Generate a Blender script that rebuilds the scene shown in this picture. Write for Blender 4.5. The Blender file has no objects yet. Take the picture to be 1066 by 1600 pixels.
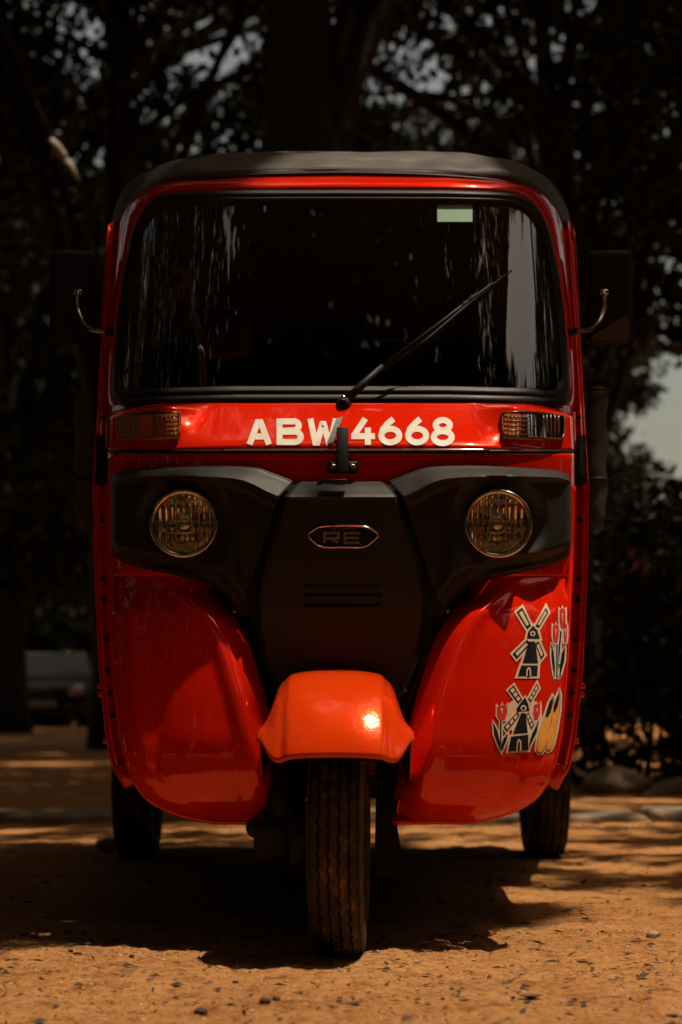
import bpy, bmesh, math, random
import numpy as np
from mathutils import Vector, Matrix, noise as mnoise

R = math.radians
scene = bpy.context.scene
col = scene.collection

# ------------------------------------------------------------------ camera, sky, sun, exposure
FPX, HX, HY, CH, CY = 2880.0, 533.0, 1101.0, 0.43, -3.2     # focal length in photo pixels, principal column, horizon row, eye height, eye Y
cd = bpy.data.cameras.new('camera'); cam = bpy.data.objects.new('camera', cd); col.objects.link(cam)
cam.location = (0, CY, CH); cam.rotation_euler = (R(90), 0, 0)
cd.sensor_fit = 'VERTICAL'; cd.sensor_height = 36.0; cd.sensor_width = 24.0
cd.lens = FPX / 1600 * 36.0
cd.shift_y = (HY - 800) / 1600.0
cd.clip_start = 0.05; cd.clip_end = 800
cd.dof.use_dof = True; cd.dof.focus_distance = 3.32; cd.dof.aperture_fstop = 4.1
scene.camera = cam

SUN = Vector((0.26, 0.0, 1.0)).normalized()
sun_el = math.asin(SUN.z); sun_az = math.atan2(SUN.x, SUN.y)
world = bpy.data.worlds.new('World'); scene.world = world; world.use_nodes = True
wn = world.node_tree.nodes; wl = world.node_tree.links
sky = wn.new('ShaderNodeTexSky'); sky.sky_type = 'NISHITA'; sky.sun_disc = False
sky.sun_elevation = sun_el; sky.sun_rotation = sun_az; sky.air_density = 1.0; sky.dust_density = 4.0; sky.ozone_density = 1.0
tint = wn.new('ShaderNodeMix'); tint.data_type = 'RGBA'; tint.blend_type = 'MULTIPLY'; tint.inputs[0].default_value = 1.0
tint.inputs[7].default_value = (1.0, 0.79, 0.52, 1)
wl.new(sky.outputs[0], tint.inputs[6]); wl.new(tint.outputs[2], wn['Background'].inputs[0])
wn['Background'].inputs[1].default_value = 0.125
sl = bpy.data.lights.new('sun', 'SUN'); sl.energy = 4.5; sl.angle = R(0.53); sl.color = (1.0, 0.83, 0.62)
so = bpy.data.objects.new('sun', sl); col.objects.link(so); so.rotation_euler = (-SUN).to_track_quat('-Z', 'Y').to_euler(); so.location = SUN * 40
vs = scene.view_settings; vs.view_transform = 'Standard'; vs.look = 'None'; vs.exposure = 0.0; vs.gamma = 1.0
scene.cycles.max_bounces = 7; scene.cycles.diffuse_bounces = 2; scene.cycles.glossy_bounces = 4; scene.cycles.transparent_max_bounces = 12; scene.cycles.sample_clamp_indirect = 4.0
scene.cycles.caustics_reflective = False; scene.cycles.caustics_refractive = False
try: scene.cycles.use_denoising = True
except Exception: pass

# ------------------------------------------------------------------ materials
def nodes_of(name):
    m = bpy.data.materials.new(name); m.use_nodes = True
    return m, m.node_tree.nodes, m.node_tree.links, m.node_tree.nodes['Principled BSDF']
def noise_node(n, l, scale, detail=4, rough=0.55, coord='Object', vec_scale=None):
    tc = n.new('ShaderNodeTexCoord'); t = n.new('ShaderNodeTexNoise')
    t.inputs['Scale'].default_value = scale; t.inputs['Detail'].default_value = detail; t.inputs['Roughness'].default_value = rough
    if vec_scale:
        mp = n.new('ShaderNodeMapping'); mp.inputs['Scale'].default_value = vec_scale
        l.new(tc.outputs[coord], mp.inputs[0]); l.new(mp.outputs[0], t.inputs['Vector'])
    else: l.new(tc.outputs[coord], t.inputs['Vector'])
    return t
def ramp(n, l, src, stops):
    r = n.new('ShaderNodeValToRGB'); e = r.color_ramp.elements
    e[0].position, e[0].color = stops[0][0], (*stops[0][1], 1); e[1].position, e[1].color = stops[-1][0], (*stops[-1][1], 1)
    for p, c in stops[1:-1]:
        x = e.new(p); x.color = (*c, 1)
    l.new(src, r.inputs[0]); return r
def bump(n, l, src, bs, strength, dist):
    b = n.new('ShaderNodeBump'); b.inputs['Strength'].default_value = strength; b.inputs['Distance'].default_value = dist
    l.new(src, b.inputs['Height']); l.new(b.outputs[0], bs.inputs['Normal']); return b
def mat(name, c, rough=0.5, metal=0.0, var=0.25, scale=30, bmp=0.0, bscale=None, bdist=0.002, coat=0.0, spec=0.5, detail=4, vec_scale=None):
    m, n, l, b = nodes_of(name)
    t = noise_node(n, l, scale, detail, vec_scale=vec_scale)
    lo = tuple(x * (1 - var) for x in c); hi = tuple(min(1, x * (1 + var)) for x in c)
    l.new(ramp(n, l, t.outputs[0], [(0.3, lo), (0.7, hi)]).outputs[0], b.inputs['Base Color'])
    b.inputs['Metallic'].default_value = metal; b.inputs['Specular IOR Level'].default_value = spec
    rr = n.new('ShaderNodeMapRange'); rr.inputs[3].default_value = max(0.02, rough * 0.8); rr.inputs[4].default_value = min(1, rough * 1.25)
    l.new(t.outputs[0], rr.inputs[0]); l.new(rr.outputs[0], b.inputs['Roughness'])
    b.inputs['Coat Weight'].default_value = coat; b.inputs['Coat Roughness'].default_value = 0.04
    if bmp:
        t2 = noise_node(n, l, bscale or scale * 4, 5); bump(n, l, t2.outputs[0], b, bmp, bdist)
    return m
M = {}
# car paint: red-orange enamel with a clear coat, faint dust and a little orange peel
def paint(name, c, cr=(0.02, 0.07), pit=0.0):
    m, n, l, b = nodes_of(name)
    t = noise_node(n, l, 7, 6, 0.6); t2 = noise_node(n, l, 160, 3)
    dust = ramp(n, l, t.outputs[0], [(0.52, (0, 0, 0)), (0.8, (1, 1, 1))])
    dots = ramp(n, l, t2.outputs[0], [(0.66, (0, 0, 0)), (0.74, (1, 1, 1))])
    mul = n.new('ShaderNodeMath'); mul.operation = 'MULTIPLY_ADD'; mul.inputs[1].default_value = 0.09
    sc = n.new('ShaderNodeMath'); sc.operation = 'MULTIPLY'; sc.inputs[1].default_value = 0.07
    l.new(dots.outputs[0], sc.inputs[0]); l.new(dust.outputs[0], mul.inputs[0]); l.new(sc.outputs[0], mul.inputs[2])
    tc = n.new('ShaderNodeTexCoord'); sx = n.new('ShaderNodeSeparateXYZ'); l.new(tc.outputs['Object'], sx.inputs[0])
    lowz = n.new('ShaderNodeMapRange'); lowz.inputs[1].default_value = 0.36; lowz.inputs[2].default_value = 0.20; l.new(sx.outputs[2], lowz.inputs[0])
    sp = noise_node(n, l, 60, 6, 0.75); spr = ramp(n, l, sp.outputs[0], [(0.48, (0, 0, 0)), (0.7, (1, 1, 1))])
    lm = n.new('ShaderNodeMath'); lm.operation = 'MULTIPLY'; l.new(lowz.outputs[0], lm.inputs[0]); l.new(spr.outputs[0], lm.inputs[1])
    ad = n.new('ShaderNodeMath'); ad.operation = 'MULTIPLY_ADD'; ad.inputs[1].default_value = 0.5; l.new(lm.outputs[0], ad.inputs[0]); l.new(mul.outputs[0], ad.inputs[2])
    mx = n.new('ShaderNodeMix'); mx.data_type = 'RGBA'; mx.inputs[6].default_value = (*c, 1); mx.inputs[7].default_value = (0.42, 0.17, 0.06, 1)
    l.new(ad.outputs[0], mx.inputs[0]); l.new(mx.outputs[2], b.inputs['Base Color'])
    b.inputs['Roughness'].default_value = 0.22; b.inputs['Metallic'].default_value = 0.2
    b.inputs['Specular IOR Level'].default_value = 0.0
    b.inputs['Coat Weight'].default_value = 1.0
    mr = n.new('ShaderNodeMapRange'); mr.inputs[3].default_value, mr.inputs[4].default_value = cr
    l.new(t.outputs[0], mr.inputs[0]); l.new(mr.outputs[0], b.inputs['Coat Roughness'])
    t3 = noise_node(n, l, 9, 2, 0.4); bp0 = bump(n, l, t3.outputs[0], b, 0.16, 0.006)
    if pit:
        t5 = noise_node(n, l, 48, 3, 0.6); bp1 = n.new('ShaderNodeBump'); bp1.inputs['Strength'].default_value = pit; bp1.inputs['Distance'].default_value = 0.003
        l.new(t5.outputs[0], bp1.inputs['Height']); l.new(bp0.outputs[0], bp1.inputs['Normal']); l.new(bp1.outputs[0], b.inputs['Coat Normal'])
    else: l.new(bp0.outputs[0], b.inputs['Coat Normal'])
    return m
M['paint'] = paint('red_paint', (0.76, 0.015, 0.0010))
M['paint_orange'] = paint('orange_red_paint', (0.76, 0.050, 0.003), (0.04, 0.16), 0.35)
M['plastic'] = mat('black_plastic', (0.017, 0.0168, 0.0168), 0.50, 0, 0.15, 40, 0.25, 900, 0.0006, spec=0.3)
M['plastic_dark'] = mat('dull_black_plastic', (0.007, 0.0068, 0.0066), 0.6, 0, 0.2, 30, 0.2, 700, 0.0006, spec=0.3)
M['rubber'] = mat('black_rubber', (0.013, 0.0125, 0.012), 0.5, 0, 0.3, 25, 0.1, 60, 0.001, spec=0.3)
M['steel_black'] = mat('black_steel', (0.009, 0.009, 0.009), 0.55, 0, 0.3, 40, spec=0.25)
M['chrome'] = mat('chrome', (0.70, 0.67, 0.62), 0.13, 1.0, 0.1, 60)
M['chrome_worn'] = mat('worn_chrome', (0.55, 0.50, 0.42), 0.22, 1.0, 0.25, 90)
M['silver'] = mat('headlamp_silver', (0.95, 0.90, 0.82), 0.07, 1.0, 0.03, 30)
M['lamp_white'] = mat('lamp_reflector_white', (0.75, 0.66, 0.52), 0.35, 0.0, 0.1, 50)
M['bolt'] = mat('zinc_bolt', (0.45, 0.40, 0.30), 0.35, 1.0, 0.3, 200)
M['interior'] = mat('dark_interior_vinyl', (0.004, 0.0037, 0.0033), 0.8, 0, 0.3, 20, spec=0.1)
M['white'] = mat('cream_white_lettering', (0.60, 0.56, 0.49), 0.5, 0, 0.12, 40)
M['cream'] = mat('cream_sticker', (0.70, 0.52, 0.37), 0.4, 0, 0.08, 80)
M['s_black'] = mat('sticker_black', (0.010, 0.010, 0.012), 0.35, 0, 0.2, 80)
M['s_red'] = mat('sticker_red', (0.62, 0.03, 0.015), 0.4, 0, 0.1, 80)
M['s_yellow'] = mat('sticker_yellow', (0.78, 0.34, 0.06), 0.4, 0, 0.12, 60)
M['green'] = mat('pale_green_sticker', (0.22, 0.42, 0.30), 0.5, 0, 0.06, 40)
M['pink'] = mat('phone_case', (0.85, 0.48, 0.34), 0.45, 0, 0.1, 40)
M['cloth_yellow'] = mat('ochre_cloth', (0.14, 0.07, 0.015), 0.8, 0, 0.3, 40)
M['thread'] = mat('grey_thread', (0.20, 0.19, 0.18), 0.7, 0, 0.2, 60)
M['rust'] = mat('dusty_steel', (0.10, 0.055, 0.03), 0.6, 0.6, 0.5, 60)

def vinyl():
    m, n, l, b = nodes_of('black_roof_vinyl')
    t = noise_node(n, l, 6, 5, 0.6, vec_scale=(1, 1, 2.4)); t2 = noise_node(n, l, 420, 3)
    l.new(ramp(n, l, t.outputs[0], [(0.3, (0.060, 0.055, 0.051)), (0.7, (0.105, 0.097, 0.090))]).outputs[0], b.inputs['Base Color'])
    b.inputs['Roughness'].default_value = 0.58; b.inputs['Specular IOR Level'].default_value = 0.22
    w = noise_node(n, l, 9, 3, 0.5, vec_scale=(1, 1, 3.0))
    b1 = n.new('ShaderNodeBump'); b1.inputs['Strength'].default_value = 0.35; b1.inputs['Distance'].default_value = 0.012; l.new(w.outputs[0], b1.inputs['Height'])
    b2 = n.new('ShaderNodeBump'); b2.inputs['Strength'].default_value = 0.25; b2.inputs['Distance'].default_value = 0.0006; l.new(t2.outputs[0], b2.inputs['Height'])
    l.new(b1.outputs[0], b2.inputs['Normal']); l.new(b2.outputs[0], b.inputs['Normal'])
    return m
M['vinyl'] = vinyl()
def tyre_mat():
    m, n, l, b = nodes_of('dusty_tyre_rubber')
    t = noise_node(n, l, 38, 6, 0.7)
    l.new(ramp(n, l, t.outputs[0], [(0.40, (0.010, 0.009, 0.008)), (0.54, (0.045, 0.024, 0.013)), (0.72, (0.20, 0.09, 0.04))]).outputs[0], b.inputs['Base Color'])
    b.inputs['Roughness'].default_value = 0.75
    t2 = noise_node(n, l, 300, 4); bump(n, l, t2.outputs[0], b, 0.5, 0.001)
    return m
M['tyre'] = tyre_mat()
# thin glass: clear, with a mirror film by Fresnel
def glass(name, tintc, ior=1.5, gain=1.0, rough=0.0, wob=0.0):
    m = bpy.data.materials.new(name); m.use_nodes = True; n = m.node_tree.nodes; l = m.node_tree.links
    n.remove(n['Principled BSDF']); out = n['Material Output']
    tr = n.new('ShaderNodeBsdfTransparent'); tr.inputs[0].default_value = (*tintc, 1)
    gl = n.new('ShaderNodeBsdfAnisotropic' if False else 'ShaderNodeBsdfGlossy'); gl.inputs['Roughness'].default_value = rough; gl.inputs[0].default_value = (1, 1, 1, 1)
    fr = n.new('ShaderNodeFresnel'); fr.inputs[0].default_value = ior
    mu = n.new('ShaderNodeMath'); mu.operation = 'MULTIPLY'; mu.inputs[1].default_value = gain; mu.use_clamp = True
    mx = n.new('ShaderNodeMixShader'); l.new(fr.outputs[0], mu.inputs[0]); l.new(mu.outputs[0], mx.inputs[0])
    l.new(tr.outputs[0], mx.inputs[1]); l.new(gl.outputs[0], mx.inputs[2]); l.new(mx.outputs[0], out.inputs[0])
    if wob:
        t = noise_node(n, l, 4, 2, 0.4, vec_scale=(1.2, 1, 0.9)); bp = n.new('ShaderNodeBump')
        bp.inputs['Strength'].default_value = wob; bp.inputs['Distance'].default_value = 0.01
        l.new(t.outputs[0], bp.inputs['Height']); l.new(bp.outputs[0], gl.inputs['Normal']); l.new(bp.outputs[0], fr.inputs['Normal'])
    return m
M['glass'] = glass('windscreen_glass', (0.60, 0.62, 0.58), 1.5, 3.0, 0.0, 0.010)
M['lamp_glass'] = glass('headlamp_glass', (0.95, 0.92, 0.85), 1.5, 1.3, 0.02)
def milky(name, c, share):
    m = glass(name, c, 1.5, 1.2, 0.04); n = m.node_tree.nodes; l = m.node_tree.links
    tr = [q for q in n if q.type == 'BSDF_TRANSPARENT'][0]; mx0 = [q for q in n if q.type == 'MIX_SHADER'][0]
    df = n.new('ShaderNodeBsdfDiffuse'); df.inputs[0].default_value = (c[0] * .8, c[1] * .6, c[2] * .6, 1); mx = n.new('ShaderNodeMixShader'); mx.inputs[0].default_value = share
    l.new(tr.outputs[0], mx.inputs[1]); l.new(df.outputs[0], mx.inputs[2]); l.new(mx.outputs[0], mx0.inputs[1]); return m
M['amber'] = milky('amber_lens', (1.0, 0.36, 0.04), .6)
M['clear_lens'] = milky('clear_lens', (0.95, 0.86, 0.72), .4)
M['amber_solid'] = mat('amber_lens_bars', (0.16, 0.036, 0.006), 0.25, 0, 0.1, 60, coat=0.5)
def sunlit_hatch():  # lighter hatching, coloured as the sunlit corner of the mirror back
    m, n, l, b = nodes_of('mirror_back_sunlit')
    tc = n.new('ShaderNodeTexCoord'); ck = n.new('ShaderNodeTexChecker'); ck.inputs['Scale'].default_value = 260
    ck.inputs['Color1'].default_value = (0.16, 0.14, 0.13, 1); ck.inputs['Color2'].default_value = (0.012, 0.012, 0.012, 1)
    l.new(tc.outputs['Object'], ck.inputs['Vector']); l.new(ck.outputs[0], b.inputs['Base Color'])
    bump(n, l, ck.outputs[1], b, 0.6, 0.001); b.inputs['Roughness'].default_value = 0.4
    return m
M['hatched'] = sunlit_hatch()

def sand_mat():
    m, n, l, b = nodes_of('orange_sand')
    t = noise_node(n, l, 2.2, 8, 0.62); t2 = noise_node(n, l, 55, 8, 0.72); t3 = noise_node(n, l, 380, 4, 0.7)
    r1 = ramp(n, l, t.outputs[0], [(0.3, (0.47, 0.215, 0.074)), (0.55, (0.60, 0.300, 0.114)), (0.75, (0.68, 0.380, 0.165))])
    r2 = ramp(n, l, t2.outputs[0], [(0.30, (0.22, 0.16, 0.12)), (0.42, (0.78, 0.70, 0.62)), (0.52, (1.0, 0.98, 0.95)), (0.66, (1.1, 1.12, 1.12)), (0.76, (1.3, 1.35, 1.4))])
    t4 = noise_node(n, l, 13, 7, 0.68)
    r4 = ramp(n, l, t4.outputs[0], [(0.33, (0.62, 0.50, 0.40)), (0.47, (0.97, 0.94, 0.90)), (0.62, (1.06, 1.06, 1.06)), (0.75, (1.2, 1.22, 1.24))])
    m4 = n.new('ShaderNodeMix'); m4.data_type = 'RGBA'; m4.blend_type = 'MULTIPLY'; m4.inputs[0].default_value = 1.0
    l.new(r1.outputs[0], m4.inputs[6]); l.new(r4.outputs[0], m4.inputs[7])
    mx = n.new('ShaderNodeMix'); mx.data_type = 'RGBA'; mx.blend_type = 'MULTIPLY'; mx.inputs[0].default_value = 1.0
    l.new(m4.outputs[2], mx.inputs[6]); l.new(r2.outputs[0], mx.inputs[7]); l.new(mx.outputs[2], b.inputs['Base Color'])
    b.inputs['Roughness'].default_value = 0.92; b.inputs['Specular IOR Level'].default_value = 0.2
    b1 = n.new('ShaderNodeBump'); b1.inputs['Strength'].default_value = 1.0; b1.inputs['Distance'].default_value = 0.014; l.new(t2.outputs[0], b1.inputs['Height'])
    b2 = n.new('ShaderNodeBump'); b2.inputs['Strength'].default_value = 0.8; b2.inputs['Distance'].default_value = 0.0025; l.new(t3.outputs[0], b2.inputs['Height'])
    l.new(b1.outputs[0], b2.inputs['Normal']); l.new(b2.outputs[0], b.inputs['Normal'])
    return m
M['sand'] = sand_mat()
M['grit'] = mat('sand_grit', (0.40, 0.23, 0.11), 0.9, 0, 0.6, 25, 0.5, 300, 0.001)
M['debris'] = mat('dry_leaf_litter', (0.055, 0.030, 0.014), 0.85, 0, 0.6, 20)
M['stone'] = mat('pale_stone', (0.36, 0.25, 0.15), 0.85, 0, 0.4, 30, 0.8, 80, 0.006)
M['slab'] = mat('grey_brown_kerb_stone', (0.25, 0.18, 0.12), 0.85, 0, 0.5, 6, 0.6, 60, 0.005)
M['twig'] = mat('dry_twig', (0.16, 0.09, 0.045), 0.85, 0, 0.4, 40)
M['leafdry'] = mat('fallen_leaf', (0.16, 0.075, 0.025), 0.7, 0, 0.4, 40)
M['bark'] = mat('dark_bark', (0.014, 0.011, 0.008), 0.9, 0, 0.5, 9, 1.0, 22, 0.04, vec_scale=(1, 1, 0.25))
M['bark_pale'] = mat('pale_bark', (0.34, 0.29, 0.24), 0.85, 0, 0.35, 9, 0.6, 22, 0.02)
def leaf_mat(name, c, trans=0.3):
    m, n, l, b = nodes_of(name)
    t = noise_node(n, l, 1.3, 3)
    r = ramp(n, l, t.outputs[0], [(0.3, tuple(x * .7 for x in c)), (0.7, tuple(x * 1.35 for x in c))])
    l.new(r.outputs[0], b.inputs['Base Color']); b.inputs['Roughness'].default_value = 0.5; b.inputs['Specular IOR Level'].default_value = 0.25
    tl = n.new('ShaderNodeBsdfTranslucent'); hs = n.new('ShaderNodeMix'); hs.data_type = 'RGBA'; hs.blend_type = 'MULTIPLY'; hs.inputs[0].default_value = 1
    hs.inputs[7].default_value = (1.5, 1.4, 0.5, 1); l.new(r.outputs[0], hs.inputs[6]); l.new(hs.outputs[2], tl.inputs[0])
    mx = n.new('ShaderNodeMixShader'); mx.inputs[0].default_value = trans
    l.new(b.outputs[0], mx.inputs[1]); l.new(tl.outputs[0], mx.inputs[2]); l.new(mx.outputs[0], n['Material Output'].inputs[0])
    return m
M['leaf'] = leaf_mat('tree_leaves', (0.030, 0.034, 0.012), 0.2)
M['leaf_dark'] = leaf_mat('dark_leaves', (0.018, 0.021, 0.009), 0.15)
M['flower'] = mat('dusty_pink_flower', (0.26, 0.10, 0.07), 0.7, 0, 0.3, 20)
M['car_paint'] = mat('dark_car_paint', (0.005, 0.005, 0.0055), 0.35, 0.0, 0.1, 10, coat=0.05, spec=0.3)
M['car_glass'] = mat('car_window', (0.006, 0.008, 0.007), 0.12, 0, 0.1, 5, spec=0.25)

# ------------------------------------------------------------------ mesh helpers
def link(o, parent=None):
    col.objects.link(o)
    if parent is not None: o.parent = parent
    return o
def fast_mesh(name, V, F, mats, smooth=False, fm=None):
    V = np.asarray(V, np.float32); F = np.asarray(F, np.int32)
    me = bpy.data.meshes.new(name); k = F.shape[1]
    me.vertices.add(len(V)); me.vertices.foreach_set('co', V.ravel())
    me.loops.add(F.size); me.loops.foreach_set('vertex_index', F.ravel())
    me.polygons.add(len(F)); me.polygons.foreach_set('loop_start', np.arange(len(F), dtype=np.int32) * k)
    me.polygons.foreach_set('loop_total', np.full(len(F), k, np.int32))
    me.polygons.foreach_set('use_smooth', np.full(len(F), bool(smooth)))
    for m in (mats if isinstance(mats, (list, tuple)) else [mats]): me.materials.append(M[m])
    if fm is not None: me.polygons.foreach_set('material_index', np.asarray(fm, np.int32))
    me.update(calc_edges=True); return me
class MB:
    """collects shapes into one mesh"""
    def __init__(s): s.v = []; s.f = []; s.m = []
    def add(s, v, f, m=0):
        o = len(s.v); s.v += [tuple(p) for p in v]; s.f += [tuple(i + o for i in q) for q in f]; s.m += [m] * len(f); return s
    def grid(s, fn, nu, nv, m=0, keep=None, flip=False):
        v = [fn(i / nu, j / nv) for j in range(nv + 1) for i in range(nu + 1)]; f = []
        for j in range(nv):
            for i in range(nu):
                a = j * (nu + 1) + i; q = (a, a + 1, a + nu + 2, a + nu + 1)
                if keep and not keep((i + .5) / nu, (j + .5) / nv): continue
                f.append(q[::-1] if flip else q)
        return s.add(v, f, m)
    def tube(s, pts, rad, n=8, m=0, cap=True, closed=False):
        pts = [Vector(p) for p in pts]; N = len(pts)
        if not hasattr(rad, '__len__'): rad = [rad] * N
        v = []; f = []; up = None
        for i, p in enumerate(pts):
            if closed: t = pts[(i + 1) % N] - pts[i - 1]
            else: t = pts[min(i + 1, N - 1)] - pts[max(i - 1, 0)]
            t.normalize()
            if up is None:
                up = Vector((0, 0, 1)) if abs(t.z) < .9 else Vector((1, 0, 0))
            a = t.cross(up).normalized(); b = a.cross(t).normalized(); up = b
            v += [p + (a * math.cos(2 * math.pi * k / n) + b * math.sin(2 * math.pi * k / n)) * rad[i] for k in range(n)]
        for i in range(N if closed else N - 1):
            j = (i + 1) % N
            f += [(i * n + k, i * n + (k + 1) % n, j * n + (k + 1) % n, j * n + k) for k in range(n)]
        if cap and not closed: f += [tuple(range(n))[::-1], tuple((N - 1) * n + k for k in range(n))]
        return s.add(v, f, m)
    def lathe(s, prof, n=32, c=(0, 0, 0), axis=(0, -1, 0), m=0, arc=2 * math.pi):
        """prof: (radius, height along axis)"""
        A = Vector(axis).normalized(); U = A.orthogonal().normalized(); W = A.cross(U); c = Vector(c); P = len(prof); v = []
        for k in range(n):
            a = arc * k / n; d = U * math.cos(a) + W * math.sin(a)
            v += [c + d * r + A * h for r, h in prof]
        f = [(k * P + i, ((k + 1) % n) * P + i, ((k + 1) % n) * P + i + 1, k * P + i + 1) for k in range(n) for i in range(P - 1)]
        return s.add(v, f, m)
    def box(s, c, size, bev=0.0, rot=None, m=0, seg=2):
        bm = bmesh.new(); bmesh.ops.create_cube(bm, size=1.0)
        for q in bm.verts: q.co = Vector((q.co.x * size[0], q.co.y * size[1], q.co.z * size[2]))
        if bev: bmesh.ops.bevel(bm, geom=bm.edges[:], offset=bev, segments=seg, profile=0.5, affect='EDGES')
        mt = Matrix.Translation(Vector(c)) @ (rot.to_4x4() if rot is not None else Matrix.Identity(4))
        bm.verts.index_update()
        s.add([mt @ q.co for q in bm.verts], [[q.index for q in fc.verts] for fc in bm.faces], m); bm.free(); return s
    def mesh(s, name, mats, smooth=True):
        me = bpy.data.meshes.new(name); me.from_pydata(s.v, [], s.f)
        for m in (mats if isinstance(mats, (list, tuple)) else [mats]): me.materials.append(M[m])
        me.polygons.foreach_set('material_index', s.m); me.polygons.foreach_set('use_smooth', [smooth] * len(s.f))
        me.update(); return me
    def build(s, name, mats, parent=None, smooth=True, solid=0.0, sharp=None):
        me = s.mesh(name, mats, smooth)
        if sharp: 
            try: me.set_sharp_from_angle(angle=R(sharp))
            except Exception: pass
        o = link(bpy.data.objects.new(name, me), parent)
        if solid:
            md = o.modifiers.new('solid', 'SOLIDIFY'); md.thickness = solid; md.offset = -1
        return o
def tag(o, label=None, cat=None, group=None, kind=None):
    if label: o['label'] = label
    if cat: o['category'] = cat
    if group: o['group'] = group
    if kind: o['kind'] = kind
    return o
def empty(name, loc=(0, 0, 0), rz=0.0, parent=None):
    o = bpy.data.objects.new(name, None); o.location = loc; o.rotation_euler = (0, 0, rz); o.empty_display_size = 0.2
    return link(o, parent)
def copy_tree(o, parent=None):
    c = o.copy(); col.objects.link(c); c.parent = parent
    for ch in o.children: copy_tree(ch, c)
    return c

# measured rows and columns of the photo -> metres, at a stated depth
def W3(px, py, Y):
    D = Y - CY
    return Vector(((px - HX) * D / FPX, Y, CH + (HY - py) * D / FPX))
def ss(a, b, x):
    t = min(1.0, max(0.0, (x - a) / (b - a))); return t * t * (3 - 2 * t)
def poly(pts, t):
    """point at fraction t of a polyline"""
    P = [Vector((*p, 0)) if len(p) == 2 else Vector(p) for p in pts]
    L = [0.0]
    for a, b in zip(P, P[1:]): L.append(L[-1] + (b - a).length)
    d = t * L[-1]
    for i in range(len(P) - 1):
        if d <= L[i + 1] or i == len(P) - 2:
            u = (d - L[i]) / max(1e-9, L[i + 1] - L[i]); return P[i].lerp(P[i + 1], min(1, max(0, u)))
def smooth_poly(pts, n, closed=False):
    """Catmull-Rom through the points, resampled evenly to n"""
    P = [Vector((*p, 0)) if len(p) == 2 else Vector(p) for p in pts]; N = len(P); out = []
    segs = N if closed else N - 1
    for i in range(segs):
        p0 = P[i - 1] if (closed or i > 0) else P[0]; p1 = P[i]; p2 = P[(i + 1) % N]
        p3 = P[(i + 2) % N] if (closed or i + 2 < N) else P[-1]
        for k in range(10):
            t = k / 10.0
            out.append(0.5 * ((2 * p1) + (p2 - p0) * t + (2 * p0 - 5 * p1 + 4 * p2 - p3) * t * t + (3 * p1 - p0 - 3 * p2 + p3) * t ** 3))
    out.append(P[0].copy() if closed else P[-1])
    q = [(v.x, v.y, v.z) for v in out]
    return [poly_fast(q, k / n) for k in range(n if closed else n + 1)]
def poly_fast(q, t):
    return poly(q, t)

# ------------------------------------------------------------------ body surface of the rickshaw: depth as a function of x and z
_zk = [0.15, 0.19, 0.24, 0.32, 0.45, 0.60, 0.75, 0.86, 0.897, 0.905, 1.01, 1.20]
_yk = [0.42, 0.34, 0.245, 0.185, 0.140, 0.118, 0.112, 0.114, 0.1135, 0.121, 0.262, 0.50]
_zt = np.linspace(0.1, 1.25, 1151); _yt = np.interp(_zt, _zk, _yk)
_ker = np.hanning(41); _ker /= _ker.sum(); _y2 = np.convolve(np.pad(_yt, 20, 'edge'), _ker, 'valid')
_ker = np.hanning(9); _ker /= _ker.sum(); _y3 = np.convolve(np.pad(_yt, 4, 'edge'), _ker, 'valid')
_w = np.clip((_zt - 0.86) / 0.02, 0, 1); _yt = _y2 * (1 - _w) + _y3 * _w
def plan(x):
    t = abs(x) / 0.47; return 0.03 * t * t + 0.20 * t ** 5
def bodyY(x, z): return float(np.interp(z, _zt, _yt)) + plan(x)
_sy = np.interp(_zt, [.15, .19, .215, .25, .29, .36, .45, .55, .61, .66, .72, .80, 1.2], [.30, .18, .10, .040, .004, .002, .020, .046, .068, .090, .112, .118, .118])
_ker = np.hanning(81); _ker /= _ker.sum(); _sy = np.convolve(np.pad(_sy, 40, 'edge'), _ker, 'valid')
def shieldY(x, z): return float(np.interp(z, _zt, _sy)) + plan(x)
def screenY(x, z):
    t = abs(x) / 0.47; return 0.285 + 0.42 * (z - 1.0) + 0.010 * t * t + 0.215 * t ** 6
def on(px, py, off=0.0, fn=bodyY):
    Y = 0.25
    for _ in range(14):
        p = W3(px, py, Y); Y = Y * 0.3 + (fn(p.x, p.z) - off) * 0.7
    return W3(px, py, Y)
def mir(p): return (2 * HX - p[0], p[1])

rick = empty('auto_rickshaw', (0, 0, 0))
tag(rick, 'red three-wheeled auto rickshaw with black canvas roof and twin round headlights', 'auto rickshaw')

# ---- cowl below the windscreen, with pods for the indicators
OUT = [(640, 893), (703, 897), (760, 897), (880, 893), (1000, 888), (1050, 885), (1150, 875), (1190, 868), (1220, 857), (1245, 840), (1262, 815), (1275, 780), (1284, 735)]
INN = [(850, 735), (925, 733), (945, 716), (965, 697), (985, 684), (1010, 673), (1040, 663), (1090, 649), (1130, 639), (1190, 625), (1240, 615), (1284, 611)]
def itp(tab, y): return float(np.interp(y, [a for a, _ in tab], [b for _, b in tab]))
def cowlY(x, z):
    y0 = bodyY(x, z)
    u = abs(x) / 0.47
    m = ss(0.50, 0.70, u) 
    fl = 0.118 + 0.30 * (z - 0.90) + plan(x)
    top = 1 - ss(0.975, 1.004, z)
    return y0 - max(0.0, y0 - fl) * m * top
mb = MB()
def cowl(u, v):
    py = 702 + (630 - 702) * v; e = itp(OUT, 703) - 533 - 4 * v
    return on(533 + e * (2 * u - 1), py, 0, cowlY)
mb.grid(cowl, 150, 34, flip=False)
mb.build('cowl_panel', 'paint', rick, solid=0.004)
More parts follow.
